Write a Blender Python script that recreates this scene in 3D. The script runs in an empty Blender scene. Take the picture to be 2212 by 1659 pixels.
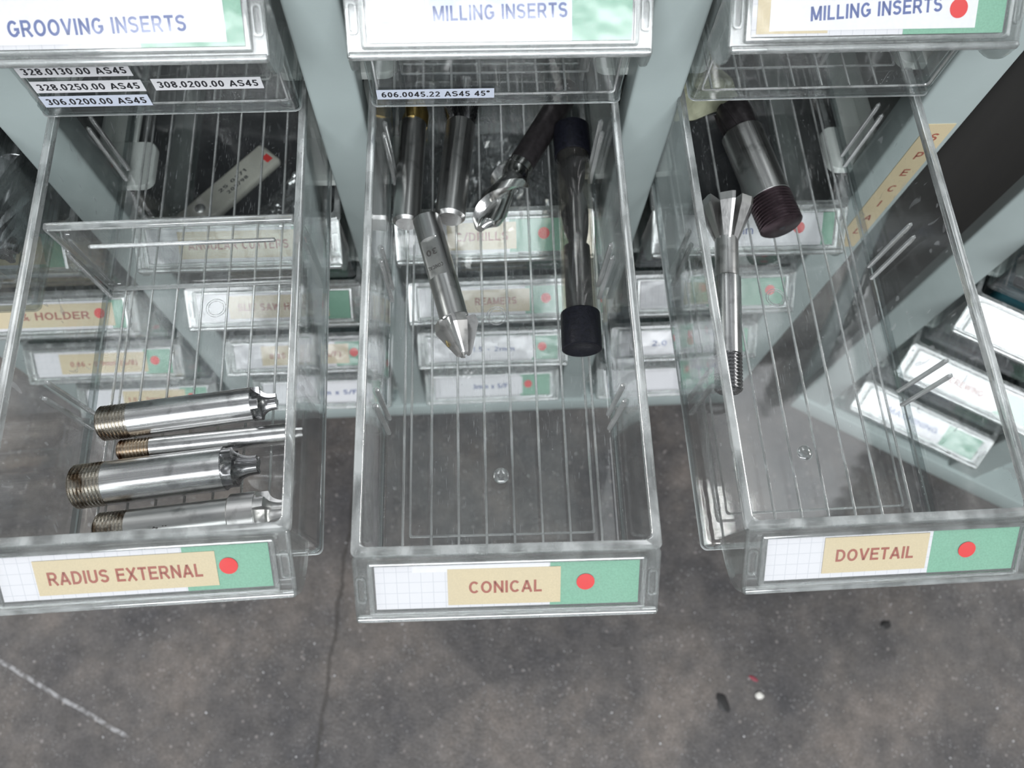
import bpy, bmesh, math, random
from mathutils import Matrix, Vector, noise

random.seed(7)
SC = bpy.context.scene
COL = SC.collection
MM = 0.001
FLOOR_H = 720.0            # camera height above the floor, mm; heights below are given as depth under the camera
R = math.radians

# ------------------------------------------------------------------ camera
PITCH, ROLL, FPX, YAW = 0.37442, 0.08388, 1649.7, 0.13
def _cab(v):
    c, s = math.cos(YAW), math.sin(YAW)
    return Vector((v[0]*c + v[1]*s, -v[0]*s + v[1]*c, v[2]))
_fw = Vector((0, math.sin(PITCH), -math.cos(PITCH)))
_up = Vector((0, math.cos(PITCH), math.sin(PITCH)))
_rt = Vector((1, 0, 0))
_R = _cab(math.cos(ROLL)*_rt + math.sin(ROLL)*_up)
_U = _cab(-math.sin(ROLL)*_rt + math.cos(ROLL)*_up)
_F = _cab(_fw)
cam_data = bpy.data.cameras.new('camera')
cam_data.sensor_width = 36.0
cam_data.lens = FPX/2212*36
cam_data.clip_start = 0.005
cam_data.clip_end = 50
cam_data.dof.use_dof = True
cam_data.dof.focus_distance = 0.290
cam_data.dof.aperture_fstop = cam_data.lens/2.2
cam = bpy.data.objects.new('camera', cam_data)
COL.objects.link(cam)
cam.matrix_world = Matrix(((_R.x, _U.x, -_F.x, 0), (_R.y, _U.y, -_F.y, 0), (_R.z, _U.z, -_F.z, FLOOR_H*MM), (0, 0, 0, 1)))
SC.camera = cam

# ------------------------------------------------------------------ world, lights, exposure
world = bpy.data.worlds.new('world'); SC.world = world
world.use_nodes = True
wn = world.node_tree.nodes['Background']
wn.inputs['Color'].default_value = (0.90, 0.95, 1.0, 1)
wn.inputs['Strength'].default_value = 0.27
SC.view_settings.view_transform = 'Standard'
SC.view_settings.look = 'None'
SC.view_settings.gamma = 1.0
SC.view_settings.use_curve_mapping = False
SC.view_settings.exposure = 0.08
SC.cycles.max_bounces = 10
SC.cycles.transmission_bounces = 8
SC.cycles.transparent_max_bounces = 40
SC.cycles.glossy_bounces = 3
SC.cycles.diffuse_bounces = 2
SC.cycles.use_adaptive_sampling = True
SC.cycles.adaptive_threshold = 0.06
SC.cycles.caustics_reflective = False
SC.cycles.caustics_refractive = False

def area(name, loc, target, sx, sy, power, color=(1, 1, 1)):
    d = bpy.data.lights.new(name, 'AREA'); d.shape = 'RECTANGLE'; d.size = sx; d.size_y = sy
    d.energy = power; d.color = color
    o = bpy.data.objects.new(name, d); COL.objects.link(o)
    o.location = loc
    o.rotation_euler = (Vector(target)-Vector(loc)).to_track_quat('-Z', 'Y').to_euler()
    return o
T0 = (0, 0.1, 0.45)
area('skylight', (-0.1, -1.75, 2.55), T0, 2.4, 1.3, 96, (0.94, 0.97, 1.0))
area('ceiling_lamp', (-3.6, 1.4, 3.0), (-3.6, 1.4, 0), 0.30, 3.0, 120, (1, 0.99, 0.97))
area('ceiling_lamp', (3.6, 1.4, 3.0), (3.6, 1.4, 0), 0.30, 3.0, 120, (1, 0.99, 0.97))
area('ceiling_panel', (-0.75, 2.2, 3.0), (-0.75, 2.2, 0), 0.6, 2.2, 11, (0.95, 0.98, 1.0))
area('ceiling_panel', (0.85, 2.2, 3.0), (0.85, 2.2, 0), 0.6, 2.2, 11, (0.95, 0.98, 1.0))

# ------------------------------------------------------------------ materials
def new_mat(name):
    m = bpy.data.materials.new(name); m.use_nodes = True
    nt = m.node_tree
    for n in list(nt.nodes): nt.nodes.remove(n)
    return m, nt, nt.nodes.new('ShaderNodeOutputMaterial')
def N(nt, t, **k):
    n = nt.nodes.new(t)
    for a, b in k.items():
        if a.startswith('i_'):
            key = a[2:]
            n.inputs[int(key) if key.isdigit() else key.replace('_', ' ')].default_value = b
        else: setattr(n, a, b)
    return n
def L(nt, a, b): nt.links.new(a, b)
def ramp(nt, src, stops):
    r = N(nt, 'ShaderNodeValToRGB'); L(nt, src, r.inputs[0])
    e = r.color_ramp.elements
    while len(e) < len(stops): e.new(0.5)
    for q, (p, c) in zip(e, stops):
        q.position = p; q.color = (c, c, c, 1) if isinstance(c, (int, float)) else (*c, 1)
    return r
def simple(name, color, rough=0.5, metal=0.0, spec=0.5, noise_amt=0.0, scale=200.0, bump=0.0, bscale=None, coat=0.0):
    m, nt, out = new_mat(name)
    p = N(nt, 'ShaderNodeBsdfPrincipled')
    p.inputs['Roughness'].default_value = rough; p.inputs['Metallic'].default_value = metal
    p.inputs['Specular IOR Level'].default_value = spec; p.inputs['Coat Weight'].default_value = coat
    p.inputs['Base Color'].default_value = (*color, 1)
    tc = N(nt, 'ShaderNodeTexCoord')
    if noise_amt:
        n = N(nt, 'ShaderNodeTexNoise'); n.inputs['Scale'].default_value = scale; n.inputs['Detail'].default_value = 5
        L(nt, tc.outputs['Object'], n.inputs['Vector'])
        r = ramp(nt, n.outputs['Fac'], [(0.3, tuple(c*(1-noise_amt) for c in color)), (0.7, tuple(min(1, c*(1+noise_amt)) for c in color))])
        L(nt, r.outputs[0], p.inputs['Base Color'])
    if bump:
        n2 = N(nt, 'ShaderNodeTexNoise'); n2.inputs['Scale'].default_value = bscale or scale*2; n2.inputs['Detail'].default_value = 3
        L(nt, tc.outputs['Object'], n2.inputs['Vector'])
        b = N(nt, 'ShaderNodeBump'); b.inputs['Strength'].default_value = bump; b.inputs['Distance'].default_value = 0.0004
        L(nt, n2.outputs['Fac'], b.inputs['Height']); L(nt, b.outputs[0], p.inputs['Normal'])
    L(nt, p.outputs[0], out.inputs[0])
    return m

def clear_panel(name, haze=0.07, tint=(0.95, 0.965, 0.96), rough=0.04, scratch=0.0, wav=0.0, refl=1.0):
    """thin clear polystyrene: straight-through transmission, Schlick reflection, faint dusty haze, scratches"""
    m, nt, out = new_mat(name)
    tc = N(nt, 'ShaderNodeTexCoord')
    lw = N(nt, 'ShaderNodeLayerWeight', i_Blend=0.5)
    pw = N(nt, 'ShaderNodeMath', operation='POWER'); L(nt, lw.outputs['Facing'], pw.inputs[0]); pw.inputs[1].default_value = 5
    ma = N(nt, 'ShaderNodeMath', operation='MULTIPLY_ADD'); L(nt, pw.outputs[0], ma.inputs[0]); ma.inputs[1].default_value = 0.95*refl; ma.inputs[2].default_value = 0.05*refl
    tr = N(nt, 'ShaderNodeBsdfTransparent'); tr.inputs[0].default_value = (*tint, 1)
    gl = N(nt, 'ShaderNodeBsdfGlossy'); gl.inputs['Roughness'].default_value = rough; gl.inputs['Color'].default_value = (1, 1, 1, 1)
    df = N(nt, 'ShaderNodeBsdfDiffuse'); df.inputs['Color'].default_value = (0.72, 0.75, 0.76, 1)
    hz = N(nt, 'ShaderNodeMixShader')
    n = N(nt, 'ShaderNodeTexNoise'); n.inputs['Scale'].default_value = 45; n.inputs['Detail'].default_value = 4
    L(nt, tc.outputs['Object'], n.inputs['Vector'])
    hr = ramp(nt, n.outputs['Fac'], [(0.3, haze*0.5), (0.75, haze*1.7)])
    fac = hr.outputs[0]
    if scratch:
        # fine scratches: thresholded stretched noise in two directions, and specks
        def scr(rot, sc, th):
            mp = N(nt, 'ShaderNodeMapping'); mp.inputs['Rotation'].default_value = (0, 0, rot); mp.inputs['Scale'].default_value = sc
            L(nt, tc.outputs['Object'], mp.inputs['Vector'])
            w = N(nt, 'ShaderNodeTexNoise'); w.inputs['Scale'].default_value = 1; w.inputs['Detail'].default_value = 1.5; w.inputs['Distortion'].default_value = 0.6
            L(nt, mp.outputs[0], w.inputs['Vector'])
            return ramp(nt, w.outputs['Fac'], [(th, 0.0), (th+0.03, scratch)])
        a = scr(0.5, (3500, 160, 100), 0.71); b = scr(-0.8, (3000, 200, 100), 0.72)
        v = N(nt, 'ShaderNodeTexVoronoi'); v.inputs['Scale'].default_value = 420; L(nt, tc.outputs['Object'], v.inputs['Vector'])
        sp = ramp(nt, v.outputs['Distance'], [(0.06, scratch*1.4), (0.10, 0.0)])
        n3 = N(nt, 'ShaderNodeTexNoise'); n3.inputs['Scale'].default_value = 60; L(nt, tc.outputs['Object'], n3.inputs['Vector'])
        msk = ramp(nt, n3.outputs['Fac'], [(0.52, 0.0), (0.6, 1.0)])
        mm_ = N(nt, 'ShaderNodeMath', operation='MULTIPLY'); L(nt, sp.outputs[0], mm_.inputs[0]); L(nt, msk.outputs[0], mm_.inputs[1])
        x1 = N(nt, 'ShaderNodeMath', operation='ADD'); L(nt, a.outputs[0], x1.inputs[0]); L(nt, b.outputs[0], x1.inputs[1])
        x2 = N(nt, 'ShaderNodeMath', operation='ADD'); L(nt, x1.outputs[0], x2.inputs[0]); L(nt, mm_.outputs[0], x2.inputs[1])
        x3 = N(nt, 'ShaderNodeMath', operation='ADD', use_clamp=True); L(nt, x2.outputs[0], x3.inputs[0]); L(nt, fac, x3.inputs[1])
        fac = x3.outputs[0]
    if wav:
        n2 = N(nt, 'ShaderNodeTexNoise'); n2.inputs['Scale'].default_value = 60; L(nt, tc.outputs['Object'], n2.inputs['Vector'])
        b = N(nt, 'ShaderNodeBump'); b.inputs['Strength'].default_value = wav; b.inputs['Distance'].default_value = 0.001
        L(nt, n2.outputs['Fac'], b.inputs['Height']); L(nt, b.outputs[0], gl.inputs['Normal'])
    L(nt, fac, hz.inputs[0]); L(nt, tr.outputs[0], hz.inputs[1]); L(nt, df.outputs[0], hz.inputs[2])
    mx = N(nt, 'ShaderNodeMixShader'); L(nt, ma.outputs[0], mx.inputs[0]); L(nt, hz.outputs[0], mx.inputs[1]); L(nt, gl.outputs[0], mx.inputs[2])
    L(nt, mx.outputs[0], out.inputs[0])
    return m

def edge_plastic(name, glass=0.75, haze=0.14, rough=0.05, bump=0.05, refl=0.16, ns=(110, 60, 110)):
    """thick moulded edges of clear plastic: refracting, glossy, lightly scuffed"""
    m, nt, out = new_mat(name)
    tc = N(nt, 'ShaderNodeTexCoord')
    n = N(nt, 'ShaderNodeTexNoise'); n.inputs['Scale'].default_value = 1; n.inputs['Detail'].default_value = 4
    mp = N(nt, 'ShaderNodeMapping'); mp.inputs['Scale'].default_value = ns
    L(nt, tc.outputs['Object'], mp.inputs['Vector']); L(nt, mp.outputs[0], n.inputs['Vector'])
    b = N(nt, 'ShaderNodeBump'); b.inputs['Strength'].default_value = bump; b.inputs['Distance'].default_value = 0.0006
    L(nt, n.outputs['Fac'], b.inputs['Height'])
    g = N(nt, 'ShaderNodeBsdfGlass'); g.inputs['Roughness'].default_value = rough; g.inputs['IOR'].default_value = 1.55
    g.inputs['Color'].default_value = (0.985, 0.995, 0.99, 1); L(nt, b.outputs[0], g.inputs['Normal'])
    t = N(nt, 'ShaderNodeBsdfTransparent'); t.inputs[0].default_value = (0.95, 0.96, 0.955, 1)
    d = N(nt, 'ShaderNodeBsdfDiffuse'); d.inputs['Color'].default_value = (0.80, 0.83, 0.82, 1)
    gs = N(nt, 'ShaderNodeBsdfGlossy'); gs.inputs['Roughness'].default_value = 0.12
    m1 = N(nt, 'ShaderNodeMixShader'); m1.inputs[0].default_value = glass; L(nt, t.outputs[0], m1.inputs[1]); L(nt, g.outputs[0], m1.inputs[2])
    m2 = N(nt, 'ShaderNodeMixShader')
    r = ramp(nt, n.outputs['Fac'], [(0.38, haze*0.4), (0.62, haze*1.9)])
    L(nt, r.outputs[0], m2.inputs[0]); L(nt, m1.outputs[0], m2.inputs[1]); L(nt, d.outputs[0], m2.inputs[2])
    m3 = N(nt, 'ShaderNodeMixShader'); m3.inputs[0].default_value = refl
    L(nt, m2.outputs[0], m3.inputs[1]); L(nt, gs.outputs[0], m3.inputs[2])
    L(nt, m3.outputs[0], out.inputs[0])
    return m

def steel(name, color=(0.58, 0.58, 0.57), rough=0.24, streak=0.08, bump=0.012, dark=None, stain=0.0):
    """turned and ground steel: fine rings round the local Y axis, patchy roughness"""
    m, nt, out = new_mat(name)
    p = N(nt, 'ShaderNodeBsdfPrincipled'); p.inputs['Metallic'].default_value = 1
    tc = N(nt, 'ShaderNodeTexCoord')
    mp = N(nt, 'ShaderNodeMapping'); mp.inputs['Scale'].default_value = (1500, 18, 1500)
    L(nt, tc.outputs['Object'], mp.inputs['Vector'])
    n = N(nt, 'ShaderNodeTexNoise'); n.inputs['Scale'].default_value = 1; n.inputs['Detail'].default_value = 4
    L(nt, mp.outputs[0], n.inputs['Vector'])
    n2 = N(nt, 'ShaderNodeTexNoise'); n2.inputs['Scale'].default_value = 140; n2.inputs['Detail'].default_value = 5
    L(nt, tc.outputs['Object'], n2.inputs['Vector'])
    rr = N(nt, 'ShaderNodeMapRange'); L(nt, n.outputs['Fac'], rr.inputs[0]); rr.inputs[1].default_value = 0.3; rr.inputs[2].default_value = 0.7
    rr.inputs[3].default_value = rough-streak*0.5; rr.inputs[4].default_value = rough+streak
    L(nt, rr.outputs[0], p.inputs['Roughness'])
    dk = dark or tuple(c*0.62 for c in color)
    lo = 0.38+stain*0.2
    cr = ramp(nt, n2.outputs['Fac'], [(lo-0.08, dk), (lo+0.06, color)])
    L(nt, cr.outputs[0], p.inputs['Base Color'])
    b = N(nt, 'ShaderNodeBump'); b.inputs['Strength'].default_value = bump; b.inputs['Distance'].default_value = 0.0001
    L(nt, n.outputs['Fac'], b.inputs['Height']); L(nt, b.outputs[0], p.inputs['Normal'])
    L(nt, p.outputs[0], out.inputs[0])
    return m

M = {}
M['clear'] = clear_panel('clear_plastic', haze=0.013, tint=(0.96, 0.97, 0.967), scratch=0.30, wav=0.10, refl=1.25, rough=0.07)
M['clear_far'] = clear_panel('clear_plastic_plain', haze=0.012, tint=(0.93, 0.945, 0.945), wav=0.10, refl=1.1)
M['edge'] = edge_plastic('clear_moulded_edge', haze=0.22)
M['rib'] = edge_plastic('clear_rib', glass=0.7, haze=0.16, rough=0.05)
M['holder'] = edge_plastic('clear_label_holder', glass=0.4, haze=0.04, rough=0.02, bump=0.04, refl=0.07)
M['frame'] = edge_plastic('clear_label_border', glass=0.6, haze=0.07, rough=0.03, bump=0.04, refl=0.10)
M['guide_clear'] = edge_plastic('clear_slot_rib', glass=0.6, haze=0.34, rough=0.05, bump=0.0, refl=0.22, ns=(20, 20, 20))
M['window'] = clear_panel('clear_label_window', haze=0.02, tint=(0.99, 0.99, 0.99), rough=0.14, wav=0.35, refl=0.75)
M['skirt'] = clear_panel('shade_tinted_base_edge', haze=0.02, tint=(0.74, 0.77, 0.77), refl=1.2)  # grey tint stands in for darkness refracted through the clear edge
M['film'] = clear_panel('polythene_film', haze=0.16, tint=(0.93, 0.94, 0.95), rough=0.17, refl=5.5)
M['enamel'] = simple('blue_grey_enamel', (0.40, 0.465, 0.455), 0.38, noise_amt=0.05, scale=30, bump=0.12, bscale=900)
M['enamel_shade'] = simple('blue_grey_enamel_shade', (0.030, 0.036, 0.038), 0.5, noise_amt=0.06, scale=30)  # enamel darkened to near black, painting in the shade inside the cabinet
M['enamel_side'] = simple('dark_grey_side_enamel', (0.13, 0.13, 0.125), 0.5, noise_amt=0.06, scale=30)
M['guide'] = simple('white_moulded_guide', (0.84, 0.88, 0.84), 0.35, noise_amt=0.03, scale=60)
M['steel'] = steel('ground_steel', (0.66, 0.66, 0.655), 0.24)
M['steel_dull'] = steel('dull_steel', (0.56, 0.56, 0.55), 0.30)
M['steel_dark'] = steel('dark_steel', (0.30, 0.30, 0.305), 0.24)
M['steel_bright'] = steel('bright_milled_steel', (0.80, 0.80, 0.78), 0.16, 0.08)
M['thread'] = steel('oily_threaded_steel', (0.46, 0.43, 0.38), 0.27, dark=(0.12, 0.085, 0.055), stain=0.3)
M['thread_rust'] = steel('rust_stained_thread', (0.50, 0.42, 0.33), 0.30, dark=(0.16, 0.075, 0.035), stain=0.5)
M['black_steel'] = simple('black_oxide_steel', (0.045, 0.040, 0.042), 0.34, 0.6, noise_amt=0.3, scale=300, bump=0.2)
M['plum_steel'] = simple('plum_black_thread', (0.065, 0.045, 0.052), 0.30, 0.75, noise_amt=0.35, scale=220)
M['gold'] = steel('gold_coated_steel', (0.50, 0.36, 0.13), 0.30, dark=(0.16, 0.12, 0.05))
M['brass_dirt'] = simple('resin_stained_flute', (0.26, 0.21, 0.10), 0.45, 0.7, noise_amt=0.6, scale=1500, bump=0.8, bscale=2500)
M['blade'] = steel('milled_blade', (0.66, 0.65, 0.64), 0.33, 0.1, 0.06)
M['rubber'] = simple('black_rubber', (0.006, 0.0065, 0.011), 0.45, spec=0.3, noise_amt=0.5, scale=700, bump=0.3, bscale=1200)
M['drill'] = simple('black_twist_drill', (0.075, 0.08, 0.095), 0.2, 0.8, noise_amt=0.3, scale=90)
M['tube'] = clear_panel('yellowed_clear_tube', haze=0.015, tint=(0.96, 0.94, 0.90), rough=0.08, refl=1.0)
M['etch'] = simple('dark_etched_mark', (0.10, 0.095, 0.09), 0.6, 0.5)
M['beige'] = simple('beige_tape', (0.64, 0.54, 0.345), 0.55, noise_amt=0.06, scale=2500)
M['green'] = simple('green_card', (0.20, 0.43, 0.30), 0.6, noise_amt=0.10, scale=1600)
M['white_paper'] = simple('white_printed_tape', (0.82, 0.82, 0.84), 0.5, noise_amt=0.03, scale=900)
M['blue_paper'] = simple('pale_blue_tape', (0.66, 0.71, 0.82), 0.5, noise_amt=0.03, scale=900)
M['red'] = simple('red_dot_sticker', (0.74, 0.025, 0.022), 0.5)
M['ink_brown'] = simple('faded_red_brown_ink', (0.36, 0.105, 0.07), 0.6, noise_amt=0.2, scale=3000)
M['ink_blue'] = simple('faded_blue_ink', (0.10, 0.14, 0.34), 0.6, noise_amt=0.2, scale=3000)
M['ink_black'] = simple('black_ink', (0.03, 0.03, 0.035), 0.6)
M['cream'] = simple('cream_cloth', (0.40, 0.41, 0.29), 0.8, noise_amt=0.15, scale=200, bump=0.3)
M['shade_sheet'] = simple('shade_black', (0.008, 0.009, 0.012), 0.9, noise_amt=0.3, scale=400, bump=0.2)  # near-black colour standing in for shade at the drawer bottom
M['teal'] = simple('dark_teal_plastic', (0.012, 0.075, 0.095), 0.25, noise_amt=0.1, scale=60)
M['black_plastic'] = simple('black_moulded_plastic', (0.012, 0.013, 0.018), 0.3)
M['carton'] = simple('white_carton_tube', (0.55, 0.54, 0.47), 0.55, noise_amt=0.1, scale=120)

def grid_paper():
    m, nt, out = new_mat('squared_paper')
    p = N(nt, 'ShaderNodeBsdfPrincipled'); p.inputs['Roughness'].default_value = 0.6
    tc = N(nt, 'ShaderNodeTexCoord'); sp = N(nt, 'ShaderNodeSeparateXYZ'); L(nt, tc.outputs['Object'], sp.inputs[0])
    fs = []
    for ax in (0, 1):
        mu = N(nt, 'ShaderNodeMath', operation='MULTIPLY_ADD'); L(nt, sp.outputs[ax], mu.inputs[0]); mu.inputs[1].default_value = 1/0.0039; mu.inputs[2].default_value = 0.2
        fr = N(nt, 'ShaderNodeMath', operation='FRACT'); L(nt, mu.outputs[0], fr.inputs[0])
        lt = N(nt, 'ShaderNodeMath', operation='LESS_THAN'); L(nt, fr.outputs[0], lt.inputs[0]); lt.inputs[1].default_value = 0.06
        fs.append(lt)
    mx = N(nt, 'ShaderNodeMath', operation='MAXIMUM'); L(nt, fs[0].outputs[0], mx.inputs[0]); L(nt, fs[1].outputs[0], mx.inputs[1])
    r = ramp(nt, mx.outputs[0], [(0.0, (0.74, 0.74, 0.76)), (1.0, (0.60, 0.61, 0.64))])
    L(nt, r.outputs[0], p.inputs['Base Color']); L(nt, p.outputs[0], out.inputs[0])
    return m
M['grid'] = grid_paper()

def floor_material():
    m, nt, out = new_mat('speckled_grey_floor')
    p = N(nt, 'ShaderNodeBsdfPrincipled')
    tc = N(nt, 'ShaderNodeTexCoord')
    def nz(scale, det=4, rough=0.6, dist=0.0):
        n = N(nt, 'ShaderNodeTexNoise'); n.inputs['Scale'].default_value = scale; n.inputs['Detail'].default_value = det
        n.inputs['Roughness'].default_value = rough; n.inputs['Distortion'].default_value = dist
        L(nt, tc.outputs['Object'], n.inputs['Vector']); return n
    def mixc(f, a, b, mode='MIX'):
        x = N(nt, 'ShaderNodeMix', data_type='RGBA', blend_type=mode)
        if hasattr(f, 'is_linked'): L(nt, f, x.inputs[0])
        else: x.inputs[0].default_value = f
        for s, i in ((a, 6), (b, 7)):
            if isinstance(s, tuple): x.inputs[i].default_value = (*s, 1)
            else: L(nt, s, x.inputs[i])
        return x.outputs[2]
    base = ramp(nt, nz(9, 5, 0.65).outputs['Fac'], [(0.34, (0.046, 0.044, 0.047)), (0.5, (0.090, 0.082, 0.079)), (0.66, (0.145, 0.125, 0.112))]).outputs[0]
    mid = ramp(nt, nz(60, 4, 0.7).outputs['Fac'], [(0.3, 0.72), (0.7, 1.25)]).outputs[0]
    c = mixc(1.0, base, mid, 'MULTIPLY')
    fine = ramp(nt, nz(420, 3, 0.7).outputs['Fac'], [(0.3, 0.75), (0.7, 1.3)]).outputs[0]
    c = mixc(1.0, c, fine, 'MULTIPLY')
    v = N(nt, 'ShaderNodeTexVoronoi'); v.inputs['Scale'].default_value = 300; L(nt, tc.outputs['Object'], v.inputs['Vector'])
    s1 = ramp(nt, v.outputs['Distance'], [(0.10, 1.0), (0.2, 0.0)]).outputs[0]
    k = ramp(nt, nz(23, 3).outputs['Fac'], [(0.42, 0.0), (0.62, 0.9)]).outputs[0]
    f = N(nt, 'ShaderNodeMath', operation='MULTIPLY'); L(nt, s1, f.inputs[0]); L(nt, k, f.inputs[1])
    c = mixc(f.outputs[0], c, (0.33, 0.33, 0.335))
    v2 = N(nt, 'ShaderNodeTexVoronoi'); v2.inputs['Scale'].default_value = 90; L(nt, tc.outputs['Object'], v2.inputs['Vector'])
    s2 = ramp(nt, v2.outputs['Distance'], [(0.07, 0.8), (0.14, 0.0)]).outputs[0]
    c = mixc(s2, c, v2.outputs['Color'] if False else (0.26, 0.235, 0.225))
    # worn chalk line and a hairline crack, both fixed places on the floor
    def line(x0, y0, x1, y1, w, wob, sc):
        sub = N(nt, 'ShaderNodeVectorMath', operation='SUBTRACT'); L(nt, tc.outputs['Object'], sub.inputs[0]); sub.inputs[1].default_value = (x0, y0, 0)
        dx, dy = x1-x0, y1-y0; ln = math.hypot(dx, dy)
        d1 = N(nt, 'ShaderNodeVectorMath', operation='DOT_PRODUCT'); L(nt, sub.outputs[0], d1.inputs[0]); d1.inputs[1].default_value = (dx/ln, dy/ln, 0)
        d2 = N(nt, 'ShaderNodeVectorMath', operation='DOT_PRODUCT'); L(nt, sub.outputs[0], d2.inputs[0]); d2.inputs[1].default_value = (-dy/ln, dx/ln, 0)
        wn_ = nz(sc, 3)
        wo = N(nt, 'ShaderNodeMath', operation='MULTIPLY_ADD'); L(nt, wn_.outputs['Fac'], wo.inputs[0]); wo.inputs[1].default_value = wob; wo.inputs[2].default_value = -wob/2
        ad = N(nt, 'ShaderNodeMath', operation='ADD'); L(nt, d2.outputs['Value'], ad.inputs[0]); L(nt, wo.outputs[0], ad.inputs[1])
        ab = N(nt, 'ShaderNodeMath', operation='ABSOLUTE'); L(nt, ad.outputs[0], ab.inputs[0])
        lt = N(nt, 'ShaderNodeMath', operation='LESS_THAN'); L(nt, ab.outputs[0], lt.inputs[0]); lt.inputs[1].default_value = w
        a0 = N(nt, 'ShaderNodeMath', operation='GREATER_THAN'); L(nt, d1.outputs['Value'], a0.inputs[0]); a0.inputs[1].default_value = 0
        a1 = N(nt, 'ShaderNodeMath', operation='LESS_THAN'); L(nt, d1.outputs['Value'], a1.inputs[0]); a1.inputs[1].default_value = ln
        q = N(nt, 'ShaderNodeMath', operation='MULTIPLY'); L(nt, lt.outputs[0], q.inputs[0]); L(nt, a0.outputs[0], q.inputs[1])
        q2 = N(nt, 'ShaderNodeMath', operation='MULTIPLY'); L(nt, q.outputs[0], q2.inputs[0]); L(nt, a1.outputs[0], q2.inputs[1])
        return q2.outputs[0]
    brk = ramp(nt, nz(160, 3).outputs['Fac'], [(0.42, 0.1), (0.55, 0.7)]).outputs[0]
    f3 = N(nt, 'ShaderNodeMath', operation='MULTIPLY'); L(nt, line(-0.60, 0.142, -0.307, -0.026, 0.0016, 0.006, 20), f3.inputs[0]); L(nt, brk, f3.inputs[1])
    c = mixc(f3.outputs[0], c, (0.42, 0.42, 0.43))
    f4 = N(nt, 'ShaderNodeMath', operation='MULTIPLY'); L(nt, line(-0.10, 0.35, -0.185, -0.40, 0.0016, 0.012, 30), f4.inputs[0]); f4.inputs[1].default_value = 0.55
    c = mixc(f4.outputs[0], c, (0.022, 0.018, 0.014))
    L(nt, c, p.inputs['Base Color'])
    rg = ramp(nt, nz(40, 4).outputs['Fac'], [(0.3, 0.38), (0.7, 0.62)]).outputs[0]
    L(nt, rg, p.inputs['Roughness'])
    b = N(nt, 'ShaderNodeBump'); b.inputs['Strength'].default_value = 0.5; b.inputs['Distance'].default_value = 0.001
    L(nt, nz(350, 4).outputs['Fac'], b.inputs['Height']); L(nt, b.outputs[0], p.inputs['Normal'])
    L(nt, p.outputs[0], out.inputs[0])
    return m
M['floor'] = floor_material()
M['grit'] = simple('pale_grit', (0.75, 0.75, 0.76), 0.15, 0.2)
M['chip'] = simple('white_stone_chip', (0.75, 0.73, 0.68), 0.5)
M['scrap'] = simple('red_plastic_scrap', (0.25, 0.03, 0.05), 0.5)
M['tar'] = simple('black_rubber_scrap', (0.012, 0.011, 0.011), 0.5)

# ------------------------------------------------------------------ mesh helpers (coordinates in mm)
def link(name, mesh, parent=None):
    o = bpy.data.objects.new(name, mesh); COL.objects.link(o)
    if parent is not None: o.parent = parent
    return o
def finish(bm, name, mat, smooth=38):
    bmesh.ops.recalc_face_normals(bm, faces=bm.faces)
    bmesh.ops.scale(bm, vec=(MM, MM, MM), verts=bm.verts)
    me = bpy.data.meshes.new(name); bm.to_mesh(me); bm.free()
    for m_ in (mat if isinstance(mat, (list, tuple)) else [mat]): me.materials.append(m_)
    if smooth:
        for p in me.polygons: p.use_smooth = True
        me.set_sharp_from_angle(angle=R(smooth))
    return me
def box(bm, x0, x1, y0, y1, z0, z1, bev=0.0, seg=2, mat=None):
    g = bmesh.ops.create_cube(bm, size=1.0, matrix=mat if mat else Matrix())
    base = Matrix.Translation(((x0+x1)/2, (y0+y1)/2, (z0+z1)/2)) @ Matrix.Diagonal((abs(x1-x0), abs(y1-y0), abs(z1-z0), 1))
    for v in g['verts']:
        co = v.co.copy() if not mat else mat.inverted() @ v.co
        v.co = (mat @ (base @ co)) if mat else base @ co
    if bev:
        es = list({e for v in g['verts'] for e in v.link_edges})
        bmesh.ops.bevel(bm, geom=es, offset=bev, segments=seg, affect='EDGES', profile=0.5)
def loft(bm, rings, cap0=True, cap1=True, closed=True):
    vs = [[bm.verts.new(p) for p in r] for r in rings]
    for a, b in zip(vs, vs[1:]):
        n = len(a)
        for i in range(n if closed else n-1):
            j = (i+1) % n
            bm.faces.new((a[i], a[j], b[j], b[i]))
    if cap0: bm.faces.new(vs[0][::-1])
    if cap1: bm.faces.new(vs[-1])
    return vs
def rrect(hw, y0, y1, r, z, n=5):
    pts = []
    for cx, cy, a0 in ((hw-r, y0+r, -90), (hw-r, y1-r, 0), (-hw+r, y1-r, 90), (-hw+r, y0+r, 180)):
        for i in range(n+1):
            a = R(a0+90*i/n); pts.append((cx+r*math.cos(a), cy+r*math.sin(a), z))
    return pts
def circle(r, y, n=48, f=None):
    return [((f(2*math.pi*i/n) if f else 1)*r*math.cos(2*math.pi*i/n), y, (f(2*math.pi*i/n) if f else 1)*r*math.sin(2*math.pi*i/n)) for i in range(n)]
def lathe(bm, prof, n=48, cap=True, mod=None):
    rings = []
    for s, r in prof:
        ring = circle(max(r, 0.01), s, n)
        if mod: ring = [mod(*p) for p in ring]
        rings.append(ring)
    loft(bm, rings, cap, cap)
def _arc(cx, cy, rx, ry, a0, a1, n=10):
    return [(cx+rx*math.cos(R(a0+(a1-a0)*i/n)), cy+ry*math.sin(R(a0+(a1-a0)*i/n))) for i in range(n+1)]
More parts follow.
